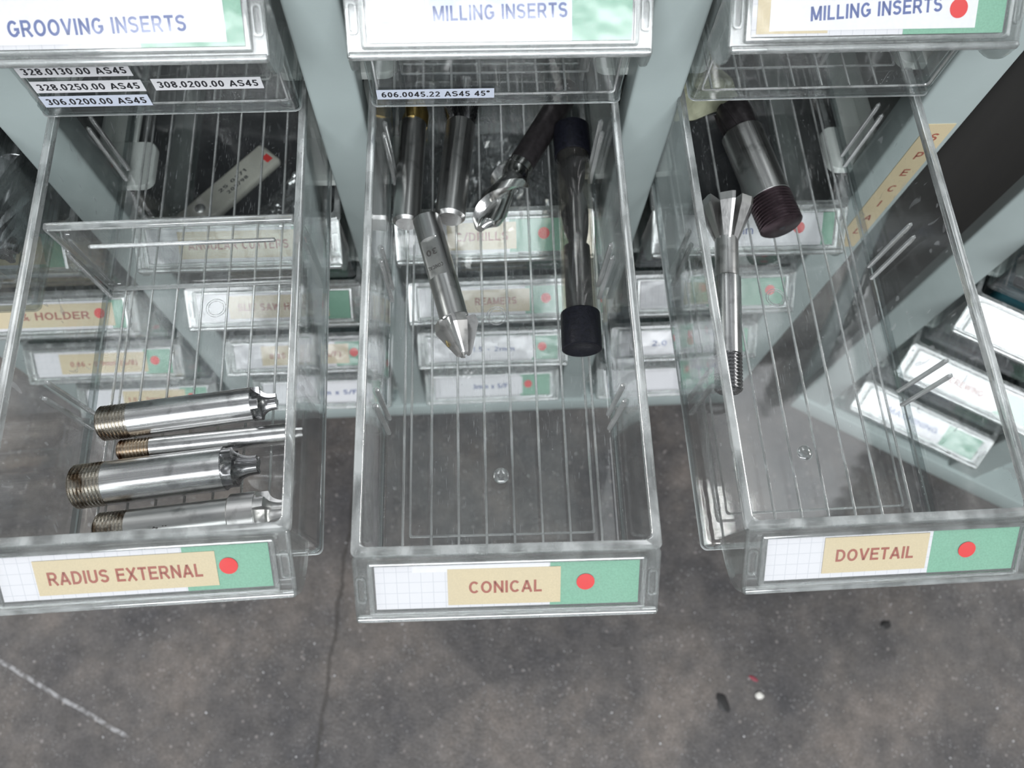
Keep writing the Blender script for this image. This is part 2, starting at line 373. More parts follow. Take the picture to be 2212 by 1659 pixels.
def glyph(ch, w):
    """centre-line strokes of a plain bold sans letter, cap height 1; returns advance width and strokes"""
    h = w/2; t = 1-h; m = 0.52
    A_ = _arc
    G = {
     'A': (.74, [[(h*.6, 0), (.37, t+h*.6)], [(.37, t+h*.6), (.74-h*.6, 0)], [(.17, .30), (.57, .30)]]),
     'B': (.68, [[(h, h), (h, t)], [(h, t), (.38, t)]+A_(.38, (t+m)/2, .20, (t-m)/2, 90, -90)+[(h, m)], [(.38, m)]+A_(.38, (m+h)/2, .68-h-.38, (m-h)/2, 90, -90)+[(h, h)]]),
     'C': (.72, [A_(.38, .5, .38-h, .5-h, 42, 318, 22)]),
     'D': (.71, [[(h, h), (h, t), (.30, t)]+A_(.30, .5, .71-h-.30, .5-h, 90, -90, 16)+[(h, h)]]),
     'E': (.63, [[(.63, t), (h, t), (h, h), (.64, h)], [(h, m), (.58, m)]]),
     'F': (.58, [[(.58, t), (h, t), (h, 0)], [(h, m), (.52, m)]]),
     'G': (.76, [A_(.38, .5, .38-h, .5-h, 42, 325, 22)+[(.76-h, .28), (.76-h, .46), (.42, .46)]]),
     'H': (.69, [[(h, 0), (h, 1)], [(.69-h, 0), (.69-h, 1)], [(h, m), (.69-h, m)]]),
     'I': (w, [[(h, 0), (h, 1)]]),
     'J': (.52, [[(.52-h, 1), (.52-h, .3)]+A_(.26, .3, .26-h, .3-h, 0, -170)]),
     'K': (.70, [[(h, 0), (h, 1)], [(.66-h*.4, 1), (h, .36)], [(.28, .55), (.68-h*.3, 0)]]),
     'L': (.57, [[(h, 1), (h, h), (.57, h)]]),
     'M': (.84, [[(h, 0), (h, 1)], [(h*1.2, t+h*.7), (.42, h*.9)], [(.42, h*.9), (.84-h*1.2, t+h*.7)], [(.84-h, 0), (.84-h, 1)]]),
     'N': (.70, [[(h, 0), (h, 1)], [(h, t), (.70-h, h)], [(.70-h, 0), (.70-h, 1)]]),
     'O': (.78, [A_(.39, .5, .39-h, .5-h, 0, 360, 30)]),
     'P': (.66, [[(h, 0), (h, t), (.38, t)]+A_(.38, (t+.42)/2, .66-h-.38, (t-.42)/2, 90, -90)+[(h, .42)]]),
     'Q': (.78, [A_(.39, .5, .39-h, .5-h, 0, 360, 30), [(.45, .28), (.74, 0)]]),
     'R': (.71, [[(h, 0), (h, t), (.40, t)]+A_(.40, (t+m-.06)/2, .67-h-.40, (t-m+.06)/2, 90, -90)+[(h, m-.06)], [(.36, m-.06), (.66, 0)]]),
     'S': (.66, [A_(.33, (t+m)/2, .30-h*.6, (t-m)/2, 20, 262, 14)+A_(.33, (m+h)/2, .33-h, (m-h)/2, 82, -162, 14)]),
     'T': (.62, [[(0, t), (.62, t)], [(.31, t), (.31, 0)]]),
     'U': (.69, [[(h, 1), (h, .34)]+A_(.345, .34, .345-h, .34-h, 180, 360, 14)+[(.69-h, 1)]]),
     'V': (.70, [[(h*.6, 1), (.35, h*.4)], [(.35, h*.4), (.70-h*.6, 1)]]),
     'W': (.98, [[(h*.6, 1), (.26, h*.4)], [(.26, h*.4), (.49, t)], [(.49, t), (.72, h*.4)], [(.72, h*.4), (.98-h*.6, 1)]]),
     'X': (.70, [[(h*.7, 1), (.70-h*.7, 0)], [(h*.7, 0), (.70-h*.7, 1)]]),
     'Z': (.62, [[(.02, t), (.60-h*.5, t), (h*.7, h), (.62, h)]]),
     '0': (.56, [A_(.28, .5, .28-h, .5-h, 0, 360, 26)]),
     '1': (.40, [[(.27, 0), (.27, 1)], [(.27, t-.04), (.06, .72)]]),
     '2': (.56, [A_(.28, .70, .28-h, .30-h, 165, -38, 12)+[(h, h), (.56, h)]]),
     '3': (.56, [A_(.27, .735, .24-h*.6, .265-h, 160, -90, 12), A_(.27, .285, .28-h, .285-h, 90, -160, 14)]),
     '4': (.58, [[(.40, 0), (.40, 1)], [(.40, t), (.05, .30)], [(0, .28), (.58, .28)]]),
     '5': (.56, [[(.52, t), (.15, t), (.10, .50)], A_(.28, .32, .28-h, .32-h, 130, -160, 16)]),
     '6': (.56, [A_(.28, .32, .28-h, .32-h, 0, 360, 22), A_(.36, .42, .36-h, .58-h, 180, 75, 12)]),
     '7': (.56, [[(0, t), (.50, t), (.22, 0)]]),
     '8': (.56, [A_(.28, .74, .24-h*.6, .26-h, 0, 360, 20), A_(.28, .29, .28-h, .29-h, 0, 360, 20)]),
     '9': (.56, [A_(.28, .68, .28-h, .32-h, 0, 360, 22), A_(.20, .58, .36-h, .58-h, 0, -105, 12)]),
     '.': (w, [[(h, 0), (h, w)]]), '-': (.36, [[(0, .40), (.36, .40)]]), '/': (.40, [[(.0, -.02), (.40, 1.02)]]),
     '&': (.78, [[(.76, .0), (.24, .62)]+A_(.34, .78, .16, .22-h*.7, 190, -20, 12)+[(.30, .50)]+A_(.28, .27, .26-h*.4, .27-h, 110, 330, 12)+[(.70, .46)]]),
     '(': (.30, [A_(.42, .40, .34, .66, 122, 238, 10)]), ')': (.30, [A_(-.12, .40, .34, .66, 58, -58, 10)]),
     'm': (.90, [[(h, 0), (h, .72)], [(h, .45)]+A_(.26, .45, .45-h-.1, .27-h*.6, 150, 0, 8)+[(.45, 0)], [(.45, .45)]+A_(.64, .45, .90-h-.64, .27-h*.6, 150, 0, 8)+[(.90-h, 0)]]),
     'x': (.54, [[(h*.7, .72), (.54-h*.7, 0)], [(h*.7, 0), (.54-h*.7, .72)]]),
     '\u00b0': (.34, [A_(.17, .84, .17-h*.6, .16-h*.5, 0, 360, 14)]),
     ' ': (.28, []),
    }
    return G.get(ch, G['I'])
def text_mesh(txt, cap_h, width=None, thick=0.03, bold=0.0, w=0.18):
    bm = bmesh.new(); x0 = 0; quads = []
    for ch in txt:
        adv, strokes = glyph(ch, w)
        for st in strokes:
            pts = [Vector((x0+p[0], p[1])) for p in st]
            keep = [pts[0]]
            for p in pts[1:]:
                if (p-keep[-1]).length > 1e-4: keep.append(p)
            pts = keep; closed = (pts[0]-pts[-1]).length < 1e-3 and len(pts) > 8
            if closed: pts = pts[:-1]
            n = len(pts); lft, rgt = [], []
            for i in range(n):
                a = pts[(i-1) % n] if (closed or i) else None
                b = pts[(i+1) % n] if (closed or i < n-1) else None
                d1 = (pts[i]-a).normalized() if a is not None else None
                d2 = (b-pts[i]).normalized() if b is not None else None
                d1 = d1 or d2; d2 = d2 or d1
                n1 = Vector((-d1.y, d1.x)); n2 = Vector((-d2.y, d2.x))
                mt = n1+n2
                if mt.length < 0.2: mt = n1
                mt = mt.normalized(); k = min(1.6, 1/max(0.3, mt.dot(n1)))
                lft.append(pts[i]+mt*(w/2*k)); rgt.append(pts[i]-mt*(w/2*k))
            m_ = n if closed else n-1
            vl = [(p.x, p.y) for p in lft]; vr = [(p.x, p.y) for p in rgt]
            for i in range(m_):
                j = (i+1) % n
                quads.append((vr[i], vr[j], vl[j], vl[i]))
        x0 += adv+0.13
    tot = x0-0.13
    sx = (width/tot) if width else cap_h
    for q in quads:
        bm.faces.new([bm.verts.new(((p[0]-tot/2)*sx*MM, (p[1]-0.5)*cap_h*MM, thick*MM)) for p in q])
    bmesh.ops.remove_doubles(bm, verts=bm.verts, dist=1e-7)
    me = bpy.data.meshes.new('lettering'); bm.to_mesh(me); bm.free()
    return me

def thing(name, label, cat, group=None):
    o = bpy.data.objects.new(name, None); COL.objects.link(o)
    o.empty_display_size = 0.01
    o['label'] = label; o['category'] = cat
    if group: o['group'] = group
    return o
def tagm(o, label, cat, group=None):
    o['label'] = label; o['category'] = cat
    if group: o['group'] = group
    return o
def place(h_x, h_y, depth, yaw=0.0, pitch=0.0):
    """matrix of a point given in cabinet coordinates (mm, depth under the camera)"""
    return Matrix.Translation((h_x*MM, h_y*MM, (FLOOR_H-depth)*MM)) @ Matrix.Rotation(yaw, 4, 'Z') @ Matrix.Rotation(pitch, 4, 'X')

# ------------------------------------------------------------------ floor
bm = bmesh.new(); box(bm, -2500, 2500, -2500, 2500, -20, 0)
fl = link('floor', finish(bm, 'floor', M['floor'], 0)); fl['kind'] = 'structure'

# ------------------------------------------------------------------ storage carousels
FACE = 216.0
BOTTOM = 592.0
ROWS = [177.3, 246.6, 318.0, 386.5, 455.0, 523.5]       # rim depths
def guide_mesh(side):
    bm = bmesh.new()
    s = side
    # strip running back under the drawer edge, widened into a rounded tab at the front
    box(bm, *(sorted((s*0, s*13))), 26, 240, -2.5, 0, 0.6)
    pts = [(0, 0), (18, 0)]
    for i in range(6):
        a = R(-90+90*i/5); pts.append((18+5*math.cos(a), 5+5*math.sin(a)))
    for i in range(6):
        a = R(90*i/5); pts.append((18+5*math.cos(a), 21+5*math.sin(a)))
    pts += [(0, 26)]
    loft(bm, [[(s*x, y, -3.4) for x, y in pts], [(s*x, y, -0.6) for x, y in pts], [(s*(x*0.985), y*0.97+0.4, 0) for x, y in pts]])
    box(bm, *(sorted((s*0, s*2))), 0, 240, 0, 9, 0.5)
    return finish(bm, 'drawer_guide', M['guide'])
GUIDE = {-1: guide_mesh(1), 1: guide_mesh(-1)}
def carousel(label, mat, pillars, rows, depth=285, top=100):
    t = thing('storage_carousel', label, 'cabinet'); t.matrix_world = mat
    hgt = BOTTOM-top
    for x0, x1 in pillars:
        bm = bmesh.new()
        box(bm, x0, x1, 0, 15, 0, hgt, 1.6, 3)
        link('upright', finish(bm, 'upright', M['enamel']), t)
        xm = (x0+x1)/2
        bm = bmesh.new(); box(bm, xm-1, xm+1, 14.5, depth, 0, hgt)
        link('partition', finish(bm, 'partition', M['enamel_shade'] if (x0, x1) != pillars[0] and (x0, x1) != pillars[-1] else M['enamel_side'], 0), t)
    xa, xb = pillars[0][0], pillars[-1][1]
    bm = bmesh.new(); box(bm, xa, xb, -2, depth+2, -22, 0, 2, 2); link('base_tray', finish(bm, 'base_tray', M['enamel']), t)
    bm = bmesh.new(); box(bm, xa, xb, 112, depth+2, hgt, hgt+3, 1, 2); link('top_light_block', finish(bm, 'top_light_block', M['enamel']), t)  # unseen panel added to block light, set back to keep tool highlights
    bm = bmesh.new(); box(bm, xa, xb, depth, depth+2, 0, hgt); link('back_panel', finish(bm, 'back_panel', M['enamel_shade'], 0), t)
    bm = bmesh.new(); xm = (xa+xb)/2
    bmesh.ops.create_cone(bm, cap_ends=True, segments=48, radius1=60, radius2=60, depth=FLOOR_H-BOTTOM-22,
                          matrix=Matrix.Translation((xm, depth*0.6, -22-(FLOOR_H-BOTTOM-22)/2)))
    link('pedestal', finish(bm, 'pedestal', M['enamel_shade']), t)
    for a, b in zip(pillars, pillars[1:]):
        for rd in rows:
            for side, x in ((-1, (a[0]+a[1])/2+1), (1, (b[0]+b[1])/2-1)):
                g = link('drawer_guide', GUIDE[side], t)
                g.location = (x*MM, 12.5*MM, (BOTTOM-rd-62.4)*MM)
    return t
PIL = [(-312, -289), (-186, -163), (-61, -41), (66.5, 87.5), (191, 216.5)]
cab1 = carousel('blue-grey steel drawer cabinet holding the pulled-out drawers and the beige lettered strip', place(0, FACE, BOTTOM), PIL, ROWS)
# lettered strip on the right upright
tp = bpy.data.objects.new('tape_strip', None)
bm = bmesh.new()
za, zb = BOTTOM-262, BOTTOM-362
box(bm, 200.5, 213.0, -0.35, -0.02, zb, za)
tp = link('tape_strip', finish(bm, 'tape_strip', M['beige'], 0), cab1)
for i, ch in enumerate('SPECIAL'):
    lt = link('lettering', text_mesh(ch, 5.2, bold=0.012), tp)
    lt.data.materials.append(M['ink_brown'])
    lt.matrix_local = Matrix.Translation((207.5*MM, -0.37*MM, (BOTTOM-270.5-12.6*i)*MM)) @ Matrix.Rotation(R(90), 4, 'X')

NBY = R(-31)
nb_m = place(335.6, 171.7, BOTTOM, NBY)
cab2 = carousel('second blue-grey steel drawer cabinet standing angled at the right edge', nb_m, [(-76, -53), (53, 75), (179, 202)], ROWS[1:], depth=230)

# ------------------------------------------------------------------ drawers
H, LEN = 60.6, 255.0
RIBX = (-39.6, -28.3, -17.4, -6.3, 4.8, 16.0, 27.1, 39.6)
SLOTS = (58.0, 64.3, 119.0, 125.0, 180.0, 186.0, 241.0, 247.0)
VD = Vector((0, -19.3, -15.6)).normalized(); SLANT = math.hypot(19.3, 15.6)
LAB = Matrix(((1, 0, 0, 0), (0, -VD.y, 0, 0), (0, -VD.z, 0, 0), (0, 0, 0, 1)))
# label frame: x across, y up the slope (towards the rim), z out of the face; origin at the bottom edge of the face
_n = Vector((1, 0, 0)).cross(-VD)
LABM = Matrix(((1, 0, 0, 0), (0, -VD.y, _n.y, -19.3*MM), (0, -VD.z, _n.z, (H-15.6)*MM), (0, 0, 0, 1)))
cache = {}
def cached(key, fn):
    if key not in cache: cache[key] = fn()
    return cache[key]
def shell_mesh(mat):
    bm = bmesh.new()
    rings = [rrect(47.4, 2.7, LEN-2.7, 2.4, 0), rrect(48.1, 2.0, LEN-2.0, 2.6, 0.7), rrect(48.3, 1.7, LEN-1.7, 2.8, 2.4), rrect(49.2, 0.6, LEN-0.6, 2.8, H-1.0),
             rrect(47.2, 2.8, LEN-2.8, 2.4, H-1.0), rrect(46.6, 3.6, LEN-3.6, 2.4, 4.0), rrect(46.2, 4.0, LEN-4.0, 2.2, 2.9), rrect(45.0, 5.0, LEN-5.0, 2.0, 2.5)]
    loft(bm, rings)
    return finish(bm, 'tray', mat, 50)
def rim_mesh():
    bm = bmesh.new()
    o = [rrect(49.6, 0.2, LEN, 1.6, H-3.2), rrect(50, -0.2, LEN, 2.0, H-2.9), rrect(50, -0.2, LEN, 2.0, H-0.3), rrect(49.7, 0.1, LEN, 1.8, H),
         rrect(47.5, 2.5, LEN-3, 2.6, H), rrect(47.1, 2.9, LEN-3, 2.4, H-0.3), rrect(47.1, 2.9, LEN-3, 2.4, H-3.2)]
    vs = loft(bm, o, False, False)
    n = len(vs[0])
    for i in range(n):
        j = (i+1) % n
        bm.faces.new((vs[-1][i], vs[-1][j], vs[0][j], vs[0][i]))
    return finish(bm, 'rim', M['edge'], 40)
def ring_close(bm, vs):
    n = len(vs[0])
    for i in range(n):
        j = (i+1) % n; bm.faces.new((vs[-1][i], vs[-1][j], vs[0][j], vs[0][i]))
def skirt_mesh():
    bm = bmesh.new()
    ring_close(bm, loft(bm, [rrect(48.5, 1.5, LEN-1.5, 2.6, -0.1), rrect(48.6, 1.4, LEN-1.4, 2.6, 4.2), rrect(46.9, 3.0, LEN-3.0, 2, 4.2), rrect(46.9, 3.0, LEN-3, 2, -0.1)], False, False))
    return finish(bm, 'base_skirt', M['skirt'], 50)
def front_border_mesh():
    bm = bmesh.new()
    def fr(hw, z0, z1, y): return [(p[0], y+(H-p[1])/H*0.9, p[1]) for p in rrect(hw, z0, z1, 1.5, 0, 3)]
    ring_close(bm, loft(bm, [fr(45.6, 5.4, 52, 0.75), fr(45.4, 5.6, 51.8, 0.35), fr(44.8, 6.2, 51.2, 0.35), fr(44.6, 6.4, 51, 0.75)], False, False))
    return finish(bm, 'front_border', M['rib'])
def base_bead_mesh():
    bm = bmesh.new()
    ring_close(bm, loft(bm, [rrect(48.3, 1.7, LEN-1.7, 2.4, -0.35), rrect(48.75, 1.25, LEN-1.25, 2.7, 0.0), rrect(48.75, 1.25, LEN-1.25, 2.7, 0.4), rrect(48.0, 2.0, LEN-2.0, 2.2, 0.3)], False, False))
    return finish(bm, 'base_bead', M['guide_clear'], 50)
def rib_mesh():
    bm = bmesh.new()
    prof = [(-0.55, 2.45), (-0.35, 2.95), (0, 3.05), (0.35, 2.95), (0.55, 2.45)]
    loft(bm, [[(x, 5.0, z) for x, z in prof], [(x, LEN-5.0, z) for x, z in prof]])
    return finish(bm, 'floor_rib', M['rib'])
def border_mesh():
    bm = bmesh.new()
    w = 0.4
    def fr(hw, y0, y1, z): return rrect(hw, y0, y1, 1.2, z, 3)
    vs = loft(bm, [fr(37.2, 14.6, LEN-14.6, 2.4), fr(37.0, 14.8, LEN-14.8, 2.8), fr(36.4, 15.4, LEN-15.4, 2.8), fr(36.2, 15.6, LEN-15.6, 2.4)], False, False)
    n = len(vs[0])
    for i in range(n):
        j = (i+1) % n; bm.faces.new((vs[-1][i], vs[-1][j], vs[0][j], vs[0][i]))
    return finish(bm, 'floor_border', M['rib'])
def slot_mesh(s):
    bm = bmesh.new()
    prof = [(-0.75, 0), (-0.75, 1.3), (-0.45, 1.7), (0.45, 1.7), (0.75, 1.3), (0.75, 0)]
    rings = []
    for z, k in ((2.6, 1), (36.5, 1), (38.2, 0.8), (39.0, 0.15)):
        xw = 46.4+(z/H)*0.8
        rings.append([(s*(xw+0.3-d*k-0.3*(k < 1)), y*(0.9 if k < 1 else 1), z) for y, d in prof])
    loft(bm, rings)
    return finish(bm, 'divider_guide', M['guide_clear'])
def ring_mark():
    bm = bmesh.new()
    for r in (4.3, 3.3):
        rings = []
        for i in range(41):
            a = 2*math.pi*i/40
            c, s = math.cos(a), math.sin(a)
            rings.append([((r+dx)*c, 111+(r+dx)*s, z) for dx, z in ((-0.22, 2.4), (-0.12, 2.75), (0.12, 2.75), (0.22, 2.4))])
        loft(bm, rings, False, False)
    return finish(bm, 'mould_ring', M['guide_clear'])
def dimple():
    bm = bmesh.new()
    prof = [(0, 2.7), (0.9, 2.7), (1.2, 3.1), (2.6, 2.9), (3.3, 2.4)]
    loft(bm, [[(max(r, .02)*math.cos(2*math.pi*i/32), 39+max(r, .02)*math.sin(2*math.pi*i/32), z) for i in range(32)] for r, z in prof], True, True)
    return finish(bm, 'mould_dimple', M['rib'])
def holder_mesh():
    """the slanted label face, its raised border and rounded lower lip (label frame coordinates)"""
    bm = bmesh.new()
    top = SLANT
    def rr2(hw, y0, y1, r, z): return rrect(hw, y0, y1, r, z, 4)
    loft(bm, [rr2(49.5, 0.3, top, 2.0, -2.0), rr2(49.7, 0, top+0.2, 2.2, -1.6), rr2(49.7, 0, top+0.2, 2.2, -0.4), rr2(49.3, 0.4, top, 2.0, 0)])
    return finish(bm, 'label_holder', M['holder'])
def frame_mesh():
    bm = bmesh.new()
    def rr2(hw, y0, y1, r, z): return rrect(hw, y0, y1, r, z, 3)
    y0, y1 = SLANT*0.19, SLANT*0.87
    vs = loft(bm, [rr2(44.9, y0-1.6, y1+1.4, 1.0, 0), rr2(44.8, y0-1.5, y1+1.3, 1.0, 1.3), rr2(44.4, y0-1.1, y1+0.9, 0.8, 1.6), rr2(43.2, y0-0.1, y1+0.1, 0.3, 1.6), rr2(43.2, y0-0.1, y1+0.1, 0.3, 0)], False, False)
    n = len(vs[0])
    for i in range(n):
        j = (i+1) % n; bm.faces.new((vs[-1][i], vs[-1][j], vs[0][j], vs[0][i]))
    return finish(bm, 'label_frame', M['frame'])
def lip_mesh():
    bm = bmesh.new()
    rings = []
    for x, k in ((-49.6, 0.4), (-48.8, 1), (48.8, 1), (49.6, 0.4)):
        rings.append([(x, 1.3+1.35*k*math.cos(a), -0.3+1.35*k*math.sin(a)) for a in [2*math.pi*i/14 for i in range(14)]])
    loft(bm, rings)
    return finish(bm, 'front_lip', M['rib'])
def clip_mesh(s):
    bm = bmesh.new()
    def rr3(hw, y0, y1, r, z): return [(p[0]+s*47.2, p[1], p[2]) for p in rrect(hw, y0, y1, r, z, 4)]
    vs = loft(bm, [rr3(1.75, 7.5, 17.5, 1.4, -0.1), rr3(1.6, 7.7, 17.3, 1.3, 0.7), rr3(1.0, 8.4, 16.6, 0.9, 0.7), rr3(0.9, 8.6, 16.4, 0.8, -0.1)], False, False)
    n = len(vs[0])
    for i in range(n):
        j = (i+1) % n; bm.faces.new((vs[-1][i], vs[-1][j], vs[0][j], vs[0][i]))
    return finish(bm, 'clip', M['holder'])
def cheek_mesh(s):
    bm = bmesh.new()
    pts = [(0.3, H-1.5), (-18.6, H-15.9)]
    for i in range(1, 9):
        a = i/8
        y = -18.0+(a**1.9)*19.6; z = H-17-(1-(1-a)**1.7)*14
        pts.append((y, z))
    loft(bm, [[(s*48.2, y, z) for y, z in pts], [(s*49.5, y, z) for y, z in pts]])
    return finish(bm, 'cheek', M['holder'], 50)
def strip(x0, x1, y0, y1, z0, z1, mat, nm):
    bm = bmesh.new(); box(bm, x0, x1, y0, y1, z0, z1)
    return finish(bm, nm, mat, 0)
LY0, LY1 = SLANT*0.205, SLANT*0.853
LH = LY1-LY0
def u(f): return -42.65+85.3*f
def label_card(root, spec):
    card = link('label_card', cached('card', lambda: strip(-42.65, 42.65, LY0, LY1, 0.05, 0.35, M['grid'], 'label_card')), root)
    card.matrix_local = LABM
    for nm, u0, u1, v0, v1, mat, lvl in spec.get('strips', ()):
        # v measured from the top of the card
        link(nm, strip(u(u0), u(u1), LY1-LH*v1, LY1-LH*v0, 0.35+0.1*lvl, 0.44+0.1*lvl, M[mat], nm), card)
    for tx, uc, vc, caph, width, ink, rot in spec.get('texts', ()):
        me = text_mesh(tx, caph, width, 0.03, bold=spec.get('bold', 0.014)); me.materials.append(M[ink])
        o = link('lettering', me, card)
        o.matrix_local = Matrix.Translation((u(uc)*MM, (LY1-LH*vc)*MM, 0.66*MM)) @ Matrix.Rotation(R(rot), 4, 'Z')
    if 'dot' in spec:
        du, dv, dr = spec['dot']
        bm = bmesh.new(); bmesh.ops.create_cone(bm, cap_ends=True, segments=32, radius1=dr, radius2=dr, depth=0.14, matrix=Matrix.Translation((u(du), LY1-LH*dv, 0.73)))
        link('dot_sticker', finish(bm, 'dot_sticker', M['red'], 30), card)
    w = link('label_window', cached('win', lambda: strip(-43.1, 43.1, LY0-0.1, LY1+0.1, 1.0, 1.2, M['window'], 'label_window')), root)
    w.matrix_local = LABM

def drawer(x, y, depth, yaw, pitch, label, spec, detail=2, mat=None, group=None):
    """x, y of the rim's front centre, depth of the rim under the camera"""
    root = thing('drawer', label, 'drawer', group)
    m = (mat or Matrix()) @ place(x, y, depth, yaw, pitch) if mat is None else mat
    root.matrix_world = m @ Matrix.Translation((0, 0, -H*MM))
    link('tray', cached('shell%d' % (detail > 1), lambda: shell_mesh(M['clear'] if detail > 1 else M['clear_far'])), root)
    link('rim', cached('rim', rim_mesh), root)
    link('base_skirt', cached('skirt', skirt_mesh), root)
    if detail > 1: link('base_bead', cached('bb', base_bead_mesh), root)
    if detail > 1: link('front_border', cached('fb', front_border_mesh), root)
    h = link('label_holder', cached('holder', holder_mesh), root); h.matrix_local = LABM
    f = link('label_frame', cached('frame', frame_mesh), root); f.matrix_local = LABM
    f = link('front_lip', cached('lip', lip_mesh), root); f.matrix_local = LABM
    for s in (-1, 1):
        link('cheek', cached('cheek%d' % s, lambda: cheek_mesh(s)), root)
        if detail > 0:
            c = link('clip', cached('clip%d' % s, lambda: clip_mesh(s)), root); c.matrix_local = LABM
    if detail > 0:
        for rx in RIBX:
            r = link('floor_rib', cached('rib', rib_mesh), root); r.location = (rx*MM, 0, 0)
        link('floor_border', cached('border', border_mesh), root)
    if detail > 1:
        for s in (-1, 1):
            for yy in SLOTS:
                g = link('divider_guide', cached('slot%d' % s, lambda: slot_mesh(s)), root); g.location = (0, yy*MM, 0)
        link('mould_ring', cached('ring', ring_mark), root)
        link('mould_dimple', cached('dimple', dimple), root)
    label_card(root, spec)
    return root

def S(nm='tape'): return nm
CON = dict(strips=[('green_card', .66, 1, 0, 1, 'green', 0), ('beige_tape', .272, .70, .10, .93, 'beige', 2), ('white_edge', .14, .655, 0, .16, 'white_paper', 1)],
           texts=[('CONICAL', .49, .53, 4.5, 23.6, 'ink_brown', 0)], dot=(.795, .47, 2.95), bold=.012)
RAD = dict(strips=[('green_card', .68, 1, 0, 1, 'green', 0), ('beige_tape', .135, .80, .12, .90, 'beige', 2)],
           texts=[('RADIUS EXTERNAL', .462, .53, 4.8, 48.4, 'ink_brown', 0)], dot=(.845, .47, 2.95), bold=.016)
DOV = dict(strips=[('green_card', .655, 1, 0, 1, 'green', 0), ('beige_tape', .225, .64, .04, .88, 'beige', 2)],
           texts=[('DOVETAIL', .43, .47, 4.6, 26.5, 'ink_brown', 0)], dot=(.80, .48, 2.95), bold=.012)
MIL1 = dict(strips=[('green_card', .77, 1, 0, 1, 'green', 0), ('beige_tape', .06, .22, -.02, .12, 'beige', 1), ('blue_tape', .235, .77, 0, .93, 'blue_paper', 2)],
            texts=[('MILLING INSERTS', .50, .46, 4.5, 43, 'ink_blue', 1)], bold=.008)
MIL2 = dict(strips=[('green_card', .60, 1, 0, 1, 'green', 0), ('beige_tape', .02, .30, .0, .95, 'beige', 1), ('white_tape', .07, .885, 0, .9, 'white_paper', 2)],
            texts=[('MILLING INSERTS', .485, .52, 4.4, 44, 'ink_blue', 3)], dot=(.81, .53, 3.0), bold=.008)
GRO = dict(strips=[('green_card', .62, 1, 0, 1, 'green', 0), ('white_tape', .04, .935, .0, .92, 'white_paper', 2)],
           texts=[('GROOVING INSERTS', .475, .60, 4.8, 54.5, 'ink_blue', 1)], bold=.016)
dM = drawer(8.2, 38.5, 246.6, -.0191, .0179, 'open clear drawer with the CONICAL label, middle of the three pulled out furthest', CON)
dL = drawer(-111.2, 48.2, 246.6, .0132, .0061, 'open clear drawer with the RADIUS EXTERNAL label and a clear divider', RAD)
dR = drawer(136.4, 42.3, 246.6, .0026, .0239, 'open clear drawer with the DOVETAIL label beside the beige lettered strip', DOV)
uM = drawer(12.3, 208.2, 177.3, -.0033, .0031, 'clear upper drawer with a MILLING INSERTS label and one long number sticker', MIL1)
uL = drawer(-111.7, 207.9, 177.3, .003, -.0138, 'clear upper drawer with the GROOVING INSERTS label and four number stickers', GRO)
uR = drawer(136.9, 208.5, 177.3, .0038, .0008, 'clear upper drawer with a red-dotted MILLING INSERTS label, above the DOVETAIL drawer', MIL2)

# number stickers on the front walls of two upper drawers
def sticker(root, xc, z, w, txt, mat='blue_paper', rot=0.0, hh=4.4):
    t = (z-2.4)/(H-3.4)
    y = 1.7+(0.6-1.7)*t
    tilt = math.atan2(1.1, H-3.4)
    fr = Matrix.Translation((xc*MM, (y-0.60)*MM, z*MM)) @ Matrix.Rotation(R(90)-tilt*-1, 4, 'X') @ Matrix.Rotation(R(rot), 4, 'Z')
    s = link('number_sticker', strip(-w/2, w/2, -hh/2, hh/2, 0, 0.1, M[mat], 'number_sticker'), root)
    s.matrix_local = fr
    me = text_mesh(txt, hh*0.56, w*0.92, 0.03, bold=.02); me.materials.append(M['ink_black'])
    o = link('lettering', me, s); o.matrix_local = Matrix.Translation((0, 0, 0.11*MM))
sticker(uM, -23.4, 7.0, 44.5, '606.0045.22 AS45 45°', hh=5.0)
sticker(uL, -24.0, 15.6, 39, '328.0250.00 AS45', 'white_paper', hh=5.6)
sticker(uL, -24.6, 8.2, 39, '306.0200.00 AS45', hh=5.6)
sticker(uL, 18.5, 15.8, 39, '308.0200.00 AS45', 'white_paper', hh=5.6)
sticker(uL, -25.5, 23.2, 39, '328.0130.00 AS45', 'white_paper', hh=5.6)

